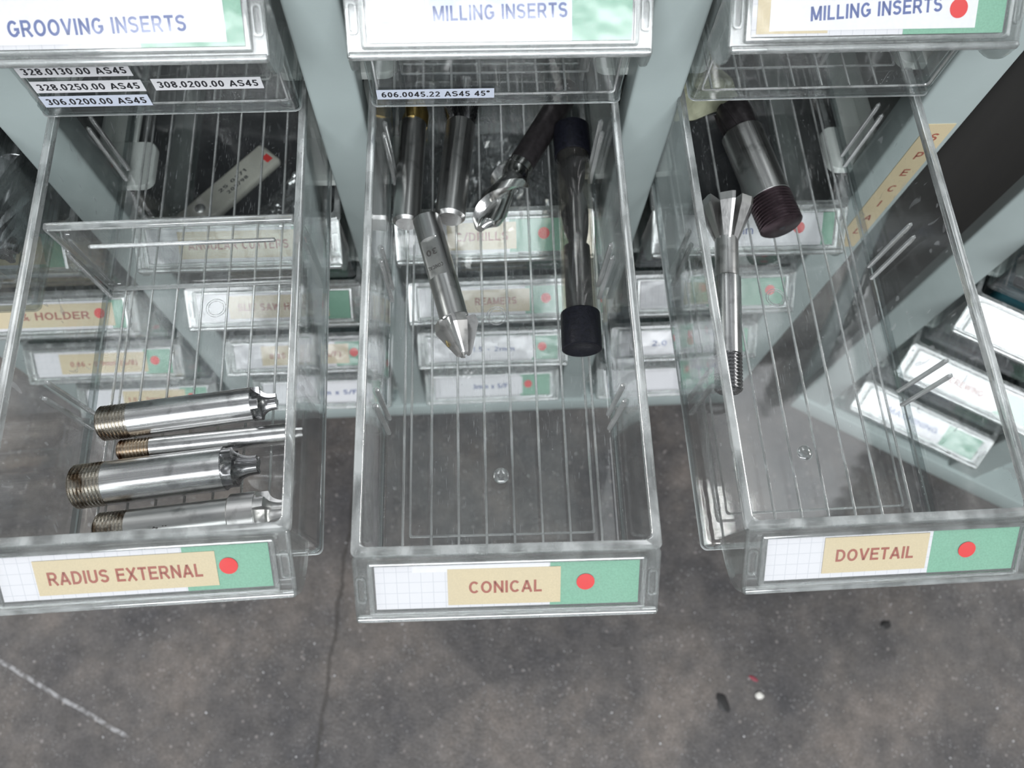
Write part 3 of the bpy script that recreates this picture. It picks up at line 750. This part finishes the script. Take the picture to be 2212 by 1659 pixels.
def lab(txt=None, ink='ink_brown', beige=(.2, .7), green=.7, dot=.8, caph=4.3, uc=None, w=None, white=None, vc=.5):
    d = dict(strips=[('green_card', green-.04, 1, 0, 1, 'green', 0)])
    if beige: d['strips'].append(('beige_tape', beige[0], beige[1], .08, .9, 'beige', 2))
    if white: d['strips'].append(('white_tape', white[0], white[1], .08, .9, 'white_paper', 1))
    if txt: d['texts'] = [(txt, uc if uc is not None else (beige[0]+beige[1])/2, vc, caph, w, ink, 0)]
    if dot: d['dot'] = (dot, .45, 2.9)
    return d
XA, XL, XM, XR = -239, -113, 12.5, 140.5
ROWL = [
 ('A', 3, XA, lab('& HOLDER', beige=(.1, .93), green=.95, dot=.84, uc=.55, w=38), 'closed clear drawer labelled HOLDER, leftmost column, beige label and red dot'),
 ('A', 4, XA, lab('0.66 - 0.9mm (5/8)', beige=(.18, .82), green=.84, dot=.88, w=42, caph=3.4), 'closed clear drawer with a beige 0.66 - 0.9mm label, leftmost column'),
 ('A', 5, XA, lab('1.5 - 2mm (5/F)', beige=(.3, .82), green=.82, dot=.87, w=38, caph=3.4), 'closed clear drawer with a beige 1.5 - 2mm label, lowest of the leftmost column'),
 ('A', 2, XA, lab(None, beige=(.1, .9), green=.9, dot=None), 'closed clear drawer at the far left, under the open drawer of dark end mills'),
 ('L', 2, XL, lab('ANGULAR CUTTERS', beige=(.17, .84), green=.85, dot=.86, w=48), 'closed clear drawer with a beige label, directly under the RADIUS EXTERNAL drawer'),
 ('L', 3, XL, lab('SLIT SAW HOLDER', beige=(.2, .86), green=.87, dot=.80, w=46), 'closed clear drawer labelled SLIT SAW HOLDER, second below the RADIUS EXTERNAL drawer'),
 ('L', 4, XL, lab('0.85 - 1.0mm (5/F)', beige=(.2, .86), green=.8, dot=.9, w=46, caph=3.6), 'closed clear drawer with a beige 0.85 - 1.0mm label, third below RADIUS EXTERNAL'),
 ('L', 5, XL, lab('2mm x 5/F', 'ink_blue', beige=None, white=(.1, .93), green=.94, dot=None, uc=.6, w=34, caph=3.4), 'closed clear drawer with a white card, lowest under the RADIUS EXTERNAL drawer'),
 ('M', 2, XM, lab('C/DRILLS', beige=(.22, .62), green=.62, dot=.78, w=26), 'closed clear drawer labelled C/DRILLS, holding a crumpled plastic bag'),
 ('M', 3, XM, lab('REAMERS', beige=(.28, .74), green=.75, dot=.85, w=24), 'closed clear drawer labelled REAMERS, second below the CONICAL drawer'),
 ('M', 4, XM, lab('1.5 - 2mm', 'ink_blue', beige=None, white=(.3, .82), green=.84, dot=.88, uc=.5, w=28, caph=3.3), 'closed clear drawer with white 1.5 - 2mm card, third below the CONICAL drawer'),
 ('M', 5, XM, lab('3mm x 5/F', 'ink_blue', beige=None, white=(.05, .76), green=.78, dot=.81, uc=.48, w=26, caph=3.6), 'closed clear drawer with white 3mm x 5/F card, lowest under the CONICAL drawer'),
 ('R', 2, XR, lab('SP 3mm', 'ink_blue', beige=None, white=(.3, .93), green=.97, dot=.79, uc=.4, w=20, caph=4), 'closed clear drawer with white card and red dot, directly under the DOVETAIL drawer'),
 ('R', 3, XR, lab(None, beige=(.3, .5), green=.5, dot=.9), 'closed clear drawer with half green card, second below the DOVETAIL drawer'),
 ('R', 4, XR, lab('2.0', 'ink_blue', beige=None, white=(.05, .75), green=.78, dot=.55, uc=.3, w=10, caph=4), 'closed clear drawer with a white 2.0 card, third below the DOVETAIL drawer'),
 ('R', 5, XR, lab(None, beige=None, white=(.1, .6), green=.7, dot=None), 'closed clear drawer with a plain white card, lowest under the DOVETAIL drawer'),
]
jit = random.Random(3)
for col_, r, x, spec, lb in ROWL:
    drawer(x, FACE-1.5+jit.uniform(-1, 1), ROWS[r], jit.uniform(-.006, .006), 0, lb, spec, detail=1)
dA = drawer(-238, 160, 246.6, 0, .01, 'half-open clear drawer at the left edge, holding dark end mills', lab(None, beige=(.1, .8), green=.8, dot=None), detail=1)
drawer(XA, 206, 177.3, 0, 0, 'clear upper drawer at the far left, above the drawer of dark end mills', lab(None, beige=None, white=(.1, .9), dot=None), detail=1)
for i, (rd, spec, lb) in enumerate((
   (ROWS[2], lab(None, beige=(.2, .8), dot=None), 'closed drawer of the angled cabinet, topmost one at the right edge'),
   (ROWS[3], lab(None, beige=(.3, .7), white=(0, .3), dot=None), 'closed drawer of the angled cabinet with blue-white and beige card under the teal case'),
   (ROWS[4], lab('SCREWING', 'ink_brown', beige=None, white=(.05, .7), green=.72, dot=None, uc=.4, w=26), 'closed drawer of the angled cabinet labelled SCREWING with a green card end'),
   (ROWS[5], lab('MACHINING', 'ink_blue', beige=None, white=(.05, .7), green=.74, dot=None, uc=.42, w=38), 'closed drawer of the angled cabinet labelled MACHINING, lowest of its column'))):
    loc = nb_m @ Matrix.Translation((0, -1.5*MM, (BOTTOM-rd)*MM))
    drawer(0, 0, 0, 0, 0, lb, spec, detail=1, mat=loc)

# clear divider standing in the left drawer
dv = thing('drawer_divider', 'clear plastic divider standing across the RADIUS EXTERNAL drawer', 'divider')
dv.matrix_world = dL.matrix_world @ Matrix.Translation((0, 122.2*MM, 2.6*MM)) @ Matrix.Rotation(R(3.0), 4, 'X')
bm = bmesh.new()
loft(bm, [[(x*hw, y, z) for x, y in ((-1, -0.85), (1, -0.85), (1, 0.85), (-1, 0.85))] for z, hw in ((0, 45.6), (34, 46.0), (53.5, 46.2))])
link('panel', finish(bm, 'panel', M['clear'], 0), dv)
bm = bmesh.new(); box(bm, -46.2, 46.2, -1.5, 1.5, 53.2, 55.6, 0.8, 3); link('top_bead', finish(bm, 'top_bead', M['rib']), dv)
for sx in (-1, 1):
    bm = bmesh.new(); loft(bm, [[(sx*(x+hw), y, z) for x, y in ((-0.9, -1.0), (0.1, -1.0), (0.1, 1.0), (-0.9, 1.0))] for z, hw in ((0, 45.6), (53.5, 46.2))])
    link('side_bead', finish(bm, 'side_bead', M['guide_clear'], 0), dv)
    for zz in (5, 48):
        bm = bmesh.new(); bmesh.ops.create_cone(bm, cap_ends=True, segments=24, radius1=2.6, radius2=2.4, depth=0.3, matrix=Matrix.Translation((sx*40, -1.0, zz)) @ Matrix.Rotation(R(90), 4, 'X'))
        link('ejector_mark', finish(bm, 'ejector_mark', M['clear']), dv)
bm = bmesh.new(); box(bm, -45.6, 45.6, -1.0, 1.0, -0.1, 0.9, 0.3, 2); link('bottom_bead', finish(bm, 'bottom_bead', M['guide_clear']), dv)
bm = bmesh.new(); box(bm, -36, 36, -2.4, -0.8, 40.4, 42.2, 0.7, 3); link('grip_bar', finish(bm, 'grip_bar', M['rib']), dv)

# ------------------------------------------------------------------ tools
def tool_root(drw, A, B, name, label, cat, roll=0.0, group=None):
    """empty at A (drawer coordinates, mm, from the rim's front centre) whose local Y points at B"""
    t = thing(name, label, cat, group)
    a = Vector(A); b = Vector(B); y = (b-a).normalized()
    x = y.cross(Vector((0, 0, 1))).normalized(); z = x.cross(y)
    m = Matrix(((x.x, y.x, z.x, a.x*MM), (x.y, y.y, z.y, a.y*MM), (x.z, y.z, z.z, a.z*MM), (0, 0, 0, 1)))
    t.matrix_world = drw.matrix_world @ Matrix.Translation((0, 0, H*MM)) @ m @ Matrix.Rotation(roll, 4, 'Y')
    return t
def part(root, name, bm, mat, smooth=38): return link(name, finish(bm, name, mat, smooth), root)
FL = -(H-2.5)+0.55        # height of the rib tops, tools rest on them
def thread_bm(s0, s1, r, pitch=1.35, dep=0.55, chamfer=True):
    prof = [(s0, r-1.6), (s0+0.9, r-0.4)] if chamfer else [(s0, r-dep)]
    s = s0+1.0
    while s < s1-pitch*0.6:
        prof += [(s, r-dep), (s+pitch*0.32, r), (s+pitch*0.5, r), (s+pitch*0.82, r-dep)]
        s += pitch
    prof += [(s1, r-dep)]
    bm = bmesh.new(); lathe(bm, prof, 56); return bm
def shank_bm(s0, s1, r, ch0=0.5, ch1=0.3, mod=None, extra=()):
    prof = [(s0, r-ch0), (s0+ch0, r)] + list(extra) + [(s1-ch1, r), (s1, r-ch1)]
    bm = bmesh.new(); lathe(bm, prof, 64, mod=mod); return bm
def fluted_bm(s0, env, n, twist, core=0.5, land=0.22, seg=120, steps=40, phase=0.0, gullet=0.55, lead=0.0, tail=0.0):
    """milling-cutter body: n lobes round the axis; env(t)->(s, radius); twist in degrees per mm"""
    bm = bmesh.new(); rings = []
    for k in range(steps+1):
        s, rad = env(k/steps)
        cr_ = core if not lead else 1-(1-core)*min(1, (k/steps)/lead)**0.7
        if tail and k/steps > 1-tail: cr_ = core+(1-core)*((k/steps-(1-tail))/tail)
        ring = []
        for i in range(seg):
            a = 2*math.pi*i/seg
            q = (i/seg*n) % 1.0
            if q < land: f = 1.0-0.06*q/land
            elif q < 1-0.05:
                w = (q-land)/(1-0.05-land)
                f = cr_+(0.94-cr_)*((1-min(1, w/gullet))**1.6)
                if f > 0.94: f = 0.94
            else:
                f = cr_+(1-cr_)*((q-(1-0.05))/0.05)
            ang = a+R(twist*s)+phase
            ring.append((rad*f*math.cos(ang), s, rad*f*math.sin(ang)))
        rings.append(ring)
    loft(bm, rings)
    return bm
def blades(root, n, prof, wdeg, mat, phase=0.0, lean=0.0, inner=2.2):
    """straight cutter teeth: each a wedge between two radial planes; prof = [(s, radius)]"""
    for i in range(n):
        a0 = 2*math.pi*i/n+phase
        bm = bmesh.new(); rings = []
        for s_, rad in prof:
            aa = a0+R(lean)*(s_-prof[0][0])/10
            w_ = R(wdeg)
            pts = [(inner, 0.0), (rad, 0.0), (rad*0.985, w_*0.22), (rad*0.90, w_), (inner, w_*0.9)]
            rings.append([(q*math.cos(aa+b_), s_, q*math.sin(aa+b_)) for q, b_ in pts])
        loft(bm, rings)
        part(root, 'blade', bm, mat, 12)

# --- middle drawer
r = 6.2
t = tool_root(dM, (-39.6, 153.9, FL+r), (-37.0, 214.2, FL+r), 'countersink', 'slim steel shank with gold coated tip, leftmost tool in the CONICAL drawer', 'cutting tool')
part(t, 'shank', shank_bm(0, 55, r, 1.3), M['steel_dull'])
part(t, 'cutting_head', fluted_bm(55, lambda k: (54.5+14*k, 7.0+0.8*math.sin(k*3.1)-2.5*k*k), 3, 1.5, 0.55), M['gold'])
r = 6.9
t = tool_root(dM, (-20.1, 155.1, FL+r+1), (-13.6, 217.6, FL+r+1), 'end_mill', 'thick steel shank with dark fluted head, second tool from the left in the CONICAL drawer', 'cutting tool')
part(t, 'shank', shank_bm(0, 52, r, 1.5), M['steel_dull'])
part(t, 'cutting_head', fluted_bm(52, lambda k: (51.5+22*k, 7.0+1.9*min(1, k*3)), 3, 2.6, 0.60, 0.3), M['steel_dark'])
A = Vector((-6.6, 150.0, FL+7.8)); B = Vector((29.8, 214.4, FL+6.6))
t = tool_root(dM, A, B, 'ball_end_mill', 'end mill with bright spiral flutes and dark shank, lying askew in the CONICAL drawer', 'cutting tool')
def env(k):
    s = 37*k
    if s < 4: rr = 3.0+s*0.8
    elif s < 29: rr = 6.2+(s-4)/25*3.9
    else: rr = 10.1-(s-29)/8*3.5
    return s, rr
part(t, 'cutting_head', fluted_bm(0, env, 2, -7.0, 0.42, 0.20, 140, 70, phase=0.6, gullet=0.85, tail=0.22), M['steel_bright'])
part(t, 'collar', shank_bm(34.5, 40, 6.4, 1.0, 0.2), M['steel_bright'])
part(t, 'shank', shank_bm(39.8, 92, 6.1, 0.3, 1.0), M['black_steel'])
# 30 degree conical cutter, its shank end propped on its neighbour
r = 6.2
t = tool_root(dM, (-30.6, 155.0, FL+r+3.0), (-15.0, 92.5, FL+7.6), 'conical_cutter', 'four-fluted conical cutter with an engraved flat on its shank', 'cutting tool', roll=0.42)
def flat(x, y, z):
    if 13.2 < y < 31.5 and z > r*0.78 : z = r*0.78
    return (x, y, z)
part(t, 'shank', shank_bm(0, 51, r, 0.7, 0.5, mod=flat, extra=[(13.0, r), (13.25, r), (16, r), (20, r), (24, r), (31.4, r), (31.6, r)]), M['steel_dull'], 25)
blades(t, 4, [(51.2, 8.0), (51.8, 9.3), (55.5, 9.4), (67.6, 3.3), (68.2, 2.6)], 42, M['blade'], phase=0.25, lean=2, inner=1.2)
bm = bmesh.new(); lathe(bm, [(51.2, 5.4), (55, 5.0), (66.5, 2.0), (66.8, 1.0)], 32); part(t, 'core', bm, M['steel_bright'])
bm = bmesh.new(); box(bm, 4.4, 5.2, 54.5, 63, 1.0, 4.2, 0.3, 1); part(t, 'stained_flute', bm, M['brass_dirt'])
part(t, 'neck', shank_bm(50.5, 53, 5.0, 0.1, 0.1), M['steel_dark'])
for tx, yy, w, ch in (('30', 19.6, 5.2, 3.0), ('CONICAL', 26.8, 7.2, 1.8)):
    me = text_mesh(tx, ch, w, 0.05, bold=.01); me.materials.append(M['etch'])
    o = link('engraving', me, t); o.matrix_local = Matrix.Translation((0, yy*MM, (r*0.78+0.02)*MM)) @ Matrix.Rotation(0, 4, 'Z')
# capped tube with a twist drill inside
r = 7.6
TA, TB = Vector((35.4, 90.6, FL+8.5)), Vector((37.6, 203.5, FL+8.5))
t = tool_root(dM, TA, TB, 'capped_tube', 'clear tube with a black rubber cap on each end, rightmost in the CONICAL drawer', 'tube')
bm = bmesh.new()
vs = loft(bm, [circle(r, 3, 48), circle(r, 110, 48), circle(r-0.8, 110, 48), circle(r-0.8, 3, 48)], False, False)
for i in range(48): bm.faces.new((vs[-1][i], vs[-1][(i+1) % 48], vs[0][(i+1) % 48], vs[0][i]))
part(t, 'tube_wall', bm, M['tube'])
def cap_bm(s0, s1, flip):
    d = -1 if flip else 1
    bm = bmesh.new()
    prof = [(s0, 0.05), (s0+d*-0.0, 4.2), (s0-d*1.8, 7.0), (s0-d*2.4, 7.9), (s0-d*2.1, 8.5), (s0+d*2, 8.6), (s1-d*0.6, 8.55), (s1, 8.3), (s1-d*0.2, 7.7), (s0+d*3, 7.65), (s0+d*2.5, 0.05)]
    lathe(bm, prof, 48); return bm
part(t, 'rubber_cap', cap_bm(2.0, 16.5, False), M['rubber'])
part(t, 'rubber_cap', cap_bm(111.0, 97.0, True), M['rubber'])
t = tool_root(dM, (35.5, 96, FL+7.7), (37.2, 192, FL+7.7), 'twist_drill', 'black twist drill inside the clear capped tube', 'drill bit')
part(t, 'shank', shank_bm(0, 44, 5.9, 0.6, 0.2), M['drill'])
part(t, 'spiral_body', fluted_bm(0, lambda k: (43.8+50*k, 6.2 if k < .93 else 6.2-(k-.93)/.07*5.9), 2, 6.0, 0.4, 0.2, 96, 70), M['drill'])

# --- left drawer: four corner-rounding cutters
def corner_cutter(A, B, r, th, length, label, mats, rho, tip, head=None, n=4, roll=0.0):
    t = tool_root(dL, A, B, 'corner_rounding_cutter', label, 'cutting tool', roll, 'corner rounding cutters in the RADIUS EXTERNAL drawer')
    part(t, 'threaded_end', thread_bm(0, th, r), M[mats[0]])
    hs = length-rho-tip
    s1 = hs-(head[1] if head else 0)
    cut = min(4.0, rho*0.7)
    part(t, 'shank', shank_bm(th-0.2, s1-(0 if head else cut), r, 0.25, 0.02), M[mats[1]])
    R2 = r
    if head:
        R2 = head[0]
        part(t, 'collar', shank_bm(s1-0.05, hs-cut+0.02, R2, 0.5, 0.01), M[mats[2]])
    pre = min(4.0, rho*0.7)
    drop = R2*0.52
    def env(k):
        L_ = rho+tip+pre
        s = L_*k-pre
        if s < 0: return hs+s, R2
        if s < rho:
            return hs+s, R2-drop*math.sqrt(max(0, 1-((s-rho)/rho)**2))
        return hs+s, R2-drop
    part(t, 'cutting_head', fluted_bm(hs, env, n, 0.5, 0.56, 0.36, 144, 40, phase=0.4, gullet=0.75, lead=0.35), M[mats[2]], 24)
    return t
corner_cutter((-39.4, 57.0, FL+7.1), (29.7, 62.9, FL+7.1), 7.1, 12.5, 70, 'steel corner rounding cutter furthest back of four, beside the slot ribs', ('thread', 'steel', 'steel_dark'), 4.6, 1.4)
corner_cutter((-32.1, 46.0, FL+4.4), (38.9, 49.8, FL+4.4), 4.4, 13.2, 73, 'thinnest corner rounding cutter with rust-stained thread, second from the back', ('thread_rust', 'steel', 'steel_dull'), 2.6, 1.6)
corner_cutter((-45.0, 31.0, FL+8.7), (25.0, 36.2, FL+8.7), 8.7, 12.8, 70, 'thickest corner rounding cutter with a deep concave tip, third from the back', ('thread', 'steel', 'steel_dark'), 7.2, 1.4, n=4, roll=0.5)
t = corner_cutter((-34.8, 13.6, FL+7.0), (35.2, 17.6, FL+7.9), 7.0, 12.2, 72, 'corner rounding cutter with a wider collar, nearest the RADIUS EXTERNAL label', ('thread', 'steel_dull', 'blade'), 6.6, 1.0, head=(8.4, 14.0), n=4, roll=0.9)
for tx, s, w, a in (('ENGLAND', 19, 13, 0.25), ('1/4', 23, 6, -0.45)):
    me = text_mesh(tx, 1.8, w, 0.04, bold=.01)
    for v in me.vertices:      # wrap the engraving round the shank
        yy = v.co.y; ang = a+yy/(7.0*MM)
        v.co = Vector((v.co.x, 7.03*MM*math.sin(ang), 7.03*MM*math.cos(ang)))
    me.materials.append(M['etch'])
    o = link('engraving', me, t)
    o.matrix_local = Matrix.Translation((0, (s+w/2)*MM, 0)) @ Matrix.Rotation(R(-90), 4, 'Z')

# --- right drawer
r = 9.6
t = tool_root(dR, (4.6, 140.5, FL+r), (-8.8, 207.0, FL+r), 'threaded_cutter', 'thick steel cutter with black thread and black burred end in the DOVETAIL drawer', 'cutting tool')
part(t, 'threaded_end', thread_bm(0, 16.5, 9.7, 1.55, 0.7), M['plum_steel'])
part(t, 'shank', shank_bm(16.4, 53, r, 0.2, 0.5), M['steel_dull'])
part(t, 'cutting_head', fluted_bm(53, lambda k: (52.8+15*k, 8.3+0.5*math.sin(k*3)), 6, 1.2, 0.86, 0.5, 144, 20), M['black_steel'])
bm = bmesh.new(); bmesh.ops.create_cone(bm, cap_ends=True, segments=24, radius1=1.4, radius2=1.4, depth=0.1, matrix=Matrix.Translation((0, -0.03, 0)) @ Matrix.Rotation(R(90), 4, 'X'))
part(t, 'centre_hole', bm, M['ink_black'])
r = 5.9
t = tool_root(dR, (-30.5, 64.5, FL+r), (-20.5, 150.0, FL+r+6.2), 'dovetail_cutter', 'dovetail cutter with fanned straight blades and a threaded end', 'cutting tool')
part(t, 'threaded_end', thread_bm(0, 17, 5.9, 1.6, 0.75), M['steel_dark'])
part(t, 'shank', shank_bm(16.8, 53, r, 0.15, 1.0), M['steel'])
part(t, 'neck', shank_bm(52.5, 71, 5.1, 0.2, 0.2), M['blade'])
blades(t, 7, [(69.5, 5.0), (71.5, 6.0), (85.0, 12.0), (88.5, 12.4)], 33, M['blade'], phase=0.62, lean=0, inner=2.6)
part(t, 'core', shank_bm(70, 83, 3.6, 0.2, 0.5), M['steel_dull'])

# --- left-edge drawer: dark end mills
for i, (xa, ya, xb, yb, rr) in enumerate(((33.5, 24, 36, 96, 9.0), (14.0, 20, 18.5, 98, 9.0))):
    t = tool_root(dA, (xa, ya, FL+rr), (xb, yb, FL+rr), 'end_mill', ('dark spiral end mill lying nearest the left drawer wall edge', 'dark spiral end mill mostly out of view at the far left')[i], 'cutting tool')
    part(t, 'cutting_head', fluted_bm(0, lambda k: (46*k, rr if k > .04 else rr*0.93), 4, -3.0, 0.62, 0.26, 128, 50), M['steel_dark'])
    part(t, 'shank', shank_bm(45.8, 96, rr*0.93, 0.3, 1.0), M['steel_dark'])

# ------------------------------------------------------------------ bags and packets in the closed drawers below
def film_mesh(w, l, amp, seed, n=44, base=0.0):
    bm = bmesh.new(); g = []
    for j in range(n+1):
        row = []
        for i in range(n+1):
            x = (i/n-0.5)*w; y = (j/n-0.5)*l
            p = Vector((x*0.045+seed*7.1, y*0.045, seed))
            h = noise.noise(p)*1.0+0.55*abs(noise.noise(p*2.3))+0.28*abs(noise.noise(p*5.1))
            e = min(1, 4*min(i/n, 1-i/n))*min(1, 4*min(j/n, 1-j/n))
            row.append(bm.verts.new((x+2.5*noise.noise(p*1.7+Vector((9, 0, 0))), y+2.5*noise.noise(p*1.7+Vector((0, 9, 0))), base+max(0.2, amp*(0.45+h)*e))))
        g.append(row)
    for j in range(n):
        for i in range(n): bm.faces.new((g[j][i], g[j][i+1], g[j+1][i+1], g[j+1][i]))
    return bm
def bag(x, y, depth, yaw, w, l, amp, seed, label):
    t = thing('plastic_bag', label, 'bag')
    t.matrix_world = place(x, y, depth+H-3.6, yaw)
    part(t, 'film', film_mesh(w, l, amp, seed), M['film'], 0)
    part(t, 'lower_film', film_mesh(w*0.98, l*0.98, amp*0.25, seed+3), M['film'], 0)
    return t
bag(14, 265, ROWS[2], 0.2, 78, 86, 22, 1.3, 'crumpled clear plastic bag in the C/DRILLS drawer')
bag(-98, 256, ROWS[2], -0.6, 40, 64, 16, 4.2, 'crumpled clear plastic bag beside the white packet, left column')
# white packet with red ends
t = thing('insert_packet', 'slim white packet with red marks and a silver stud, seen through the RADIUS EXTERNAL drawer', 'packet')
t.matrix_world = place(-134, 262, ROWS[2]+H-14, R(-42), 0)
bm = bmesh.new(); box(bm, -8.5, 8.5, -34, 34, 0, 6, 2.2, 3); part(t, 'sleeve', bm, M['carton'])
for y0, y1 in ((-31, -26), (27, 31)):
    bm = bmesh.new(); box(bm, 0, 5, y0, y1, 5.95, 6.1); part(t, 'red_mark', bm, M['red'], 0)
bm = bmesh.new(); bmesh.ops.create_uvsphere(bm, u_segments=24, v_segments=12, radius=3.2, matrix=Matrix.Translation((-1, -18, 6.0)) @ Matrix.Diagonal((1, 1, 0.45, 1))); part(t, 'stud', bm, M['steel_bright'])
for k, (tx, w) in enumerate((('25 0171', 20), ('205/98', 15))):
    me = text_mesh(tx, 2.2, w, 0.04, bold=.012); me.materials.append(M['ink_black'])
    o = link('lettering', me, t); o.matrix_local = Matrix.Translation(((2.0-4*k*-1-3)*MM, 6*MM, 6.12*MM)) @ Matrix.Rotation(R(90), 4, 'Z')
for x, lb in ((XL, 'added black shade sheet under the white packet, left column'), (XR, 'added black shade sheet in the drawer under the DOVETAIL drawer')):
    t = thing('shade_liner', lb, 'sheet'); t.matrix_world = place(x, FACE-1.5, ROWS[2]+H-3.2)  # black sheet added to darken the drawer interior like deep shade
    bm = bmesh.new(); box(bm, -44.5, 44.5, 6, 245, 0, 2.0, 0.5, 2); part(t, 'shade_sheet', bm, M['shade_sheet'])
# dark tool holders filling the back of three drawers
for i, (x, lb) in enumerate(((172, 'dark round bar in the drawer under the DOVETAIL drawer'), (108, 'second dark bar in the drawer under the DOVETAIL drawer'))):
    t = thing('tool_bar', lb, 'tool'); t.matrix_world = place(x, 238, ROWS[2]+H-5.4-9.2, R((4, -5)[i]))
    bm = bmesh.new(); lathe(bm, [(0, 7.5), (1, 8.8), (60, 8.8), (61, 7.4), (110, 7.4), (111, 6.8)], 40); part(t, 'bar', bm, M['steel_dark'])
# cream cloth at the back of the right drawer
t = thing('cloth_scrap', 'cream cloth scrap under the black burred end in the DOVETAIL drawer', 'cloth')
t.matrix_world = dR.matrix_world @ Matrix.Translation((-24*MM, 231*MM, 3.1*MM)) @ Matrix.Rotation(0.35, 4, 'Z')
part(t, 'fabric', film_mesh(40, 40, 7, 8.8, 30), M['cream'], 0)
# dark teal case standing in a drawer of the angled cabinet
t = thing('tool_case', 'dark teal and black plastic case in the angled cabinet at the right edge', 'case')
t.matrix_world = nb_m @ Matrix.Translation((0, 10*MM, (BOTTOM-ROWS[3]-22)*MM))
bm = bmesh.new(); box(bm, -36, 36, 0, 70, 0, 22, 5, 4); part(t, 'case_body', bm, M['teal'])
bm = bmesh.new(); box(bm, -32, 32, 4, 66, 21.6, 25, 1.6, 3); part(t, 'lid', bm, M['black_plastic'])

# ------------------------------------------------------------------ bits on the floor
def blob(name, label, cat, x, y, rx, ry, rz, mat, rot=0.0, seed=1):
    bm = bmesh.new(); bmesh.ops.create_icosphere(bm, subdivisions=3, radius=1.0)
    for v in bm.verts:
        k = 1+0.28*noise.noise(v.co*1.6+Vector((seed, 0, 0)))
        v.co = Vector((v.co.x*rx*k, v.co.y*ry*k, (v.co.z*k+0.75)*rz))
    o = link(name, finish(bm, name, mat)); o.matrix_world = Matrix.Translation((x, y, 0.0)) @ Matrix.Rotation(rot, 4, 'Z')
    return tagm(o, label, cat)
blob('stone_chip', 'small white stone chip on the floor beside the black scrap', 'stone', 0.2392, -0.0229, 3.4, 3.0, 1.6, M['chip'], seed=2)
blob('rubber_scrap', 'flat black rubber scrap on the floor below the DOVETAIL drawer', 'scrap', 0.206, -0.0265, 4.6, 8.6, 0.8, M['tar'], 0.35, 5)
blob('rubber_scrap', 'small black smear-like scrap on the floor at the right, under the DOVETAIL label', 'scrap', 0.366, 0.0305, 5.0, 3.6, 0.7, M['tar'], 0.2, 9)
blob('plastic_scrap', 'thin dark red plastic scrap on the floor near the white chip', 'scrap', 0.2364, -0.0085, 4.2, 1.6, 0.6, M['scrap'], -0.6, 11)
bm = bmesh.new(); rg = random.Random(5)
for i in range(2600):
    x, y = rg.uniform(-480, 560), rg.uniform(-230, 420)
    s = rg.uniform(0.25, 0.62)*(1 if rg.random() < .93 else 1.9)
    bmesh.ops.create_icosphere(bm, subdivisions=1, radius=s, matrix=Matrix.Translation((x, y, s*0.45)) @ Matrix.Rotation(rg.uniform(0, 6), 4, 'Z') @ Matrix.Diagonal((1, rg.uniform(.5, 1), .6, 1)))
g = link('floor_grit', finish(bm, 'floor_grit', M['grit'], 60)); g['kind'] = 'stuff'
g['label'] = 'fine pale swarf and grit scattered over the grey floor'; g['category'] = 'grit'
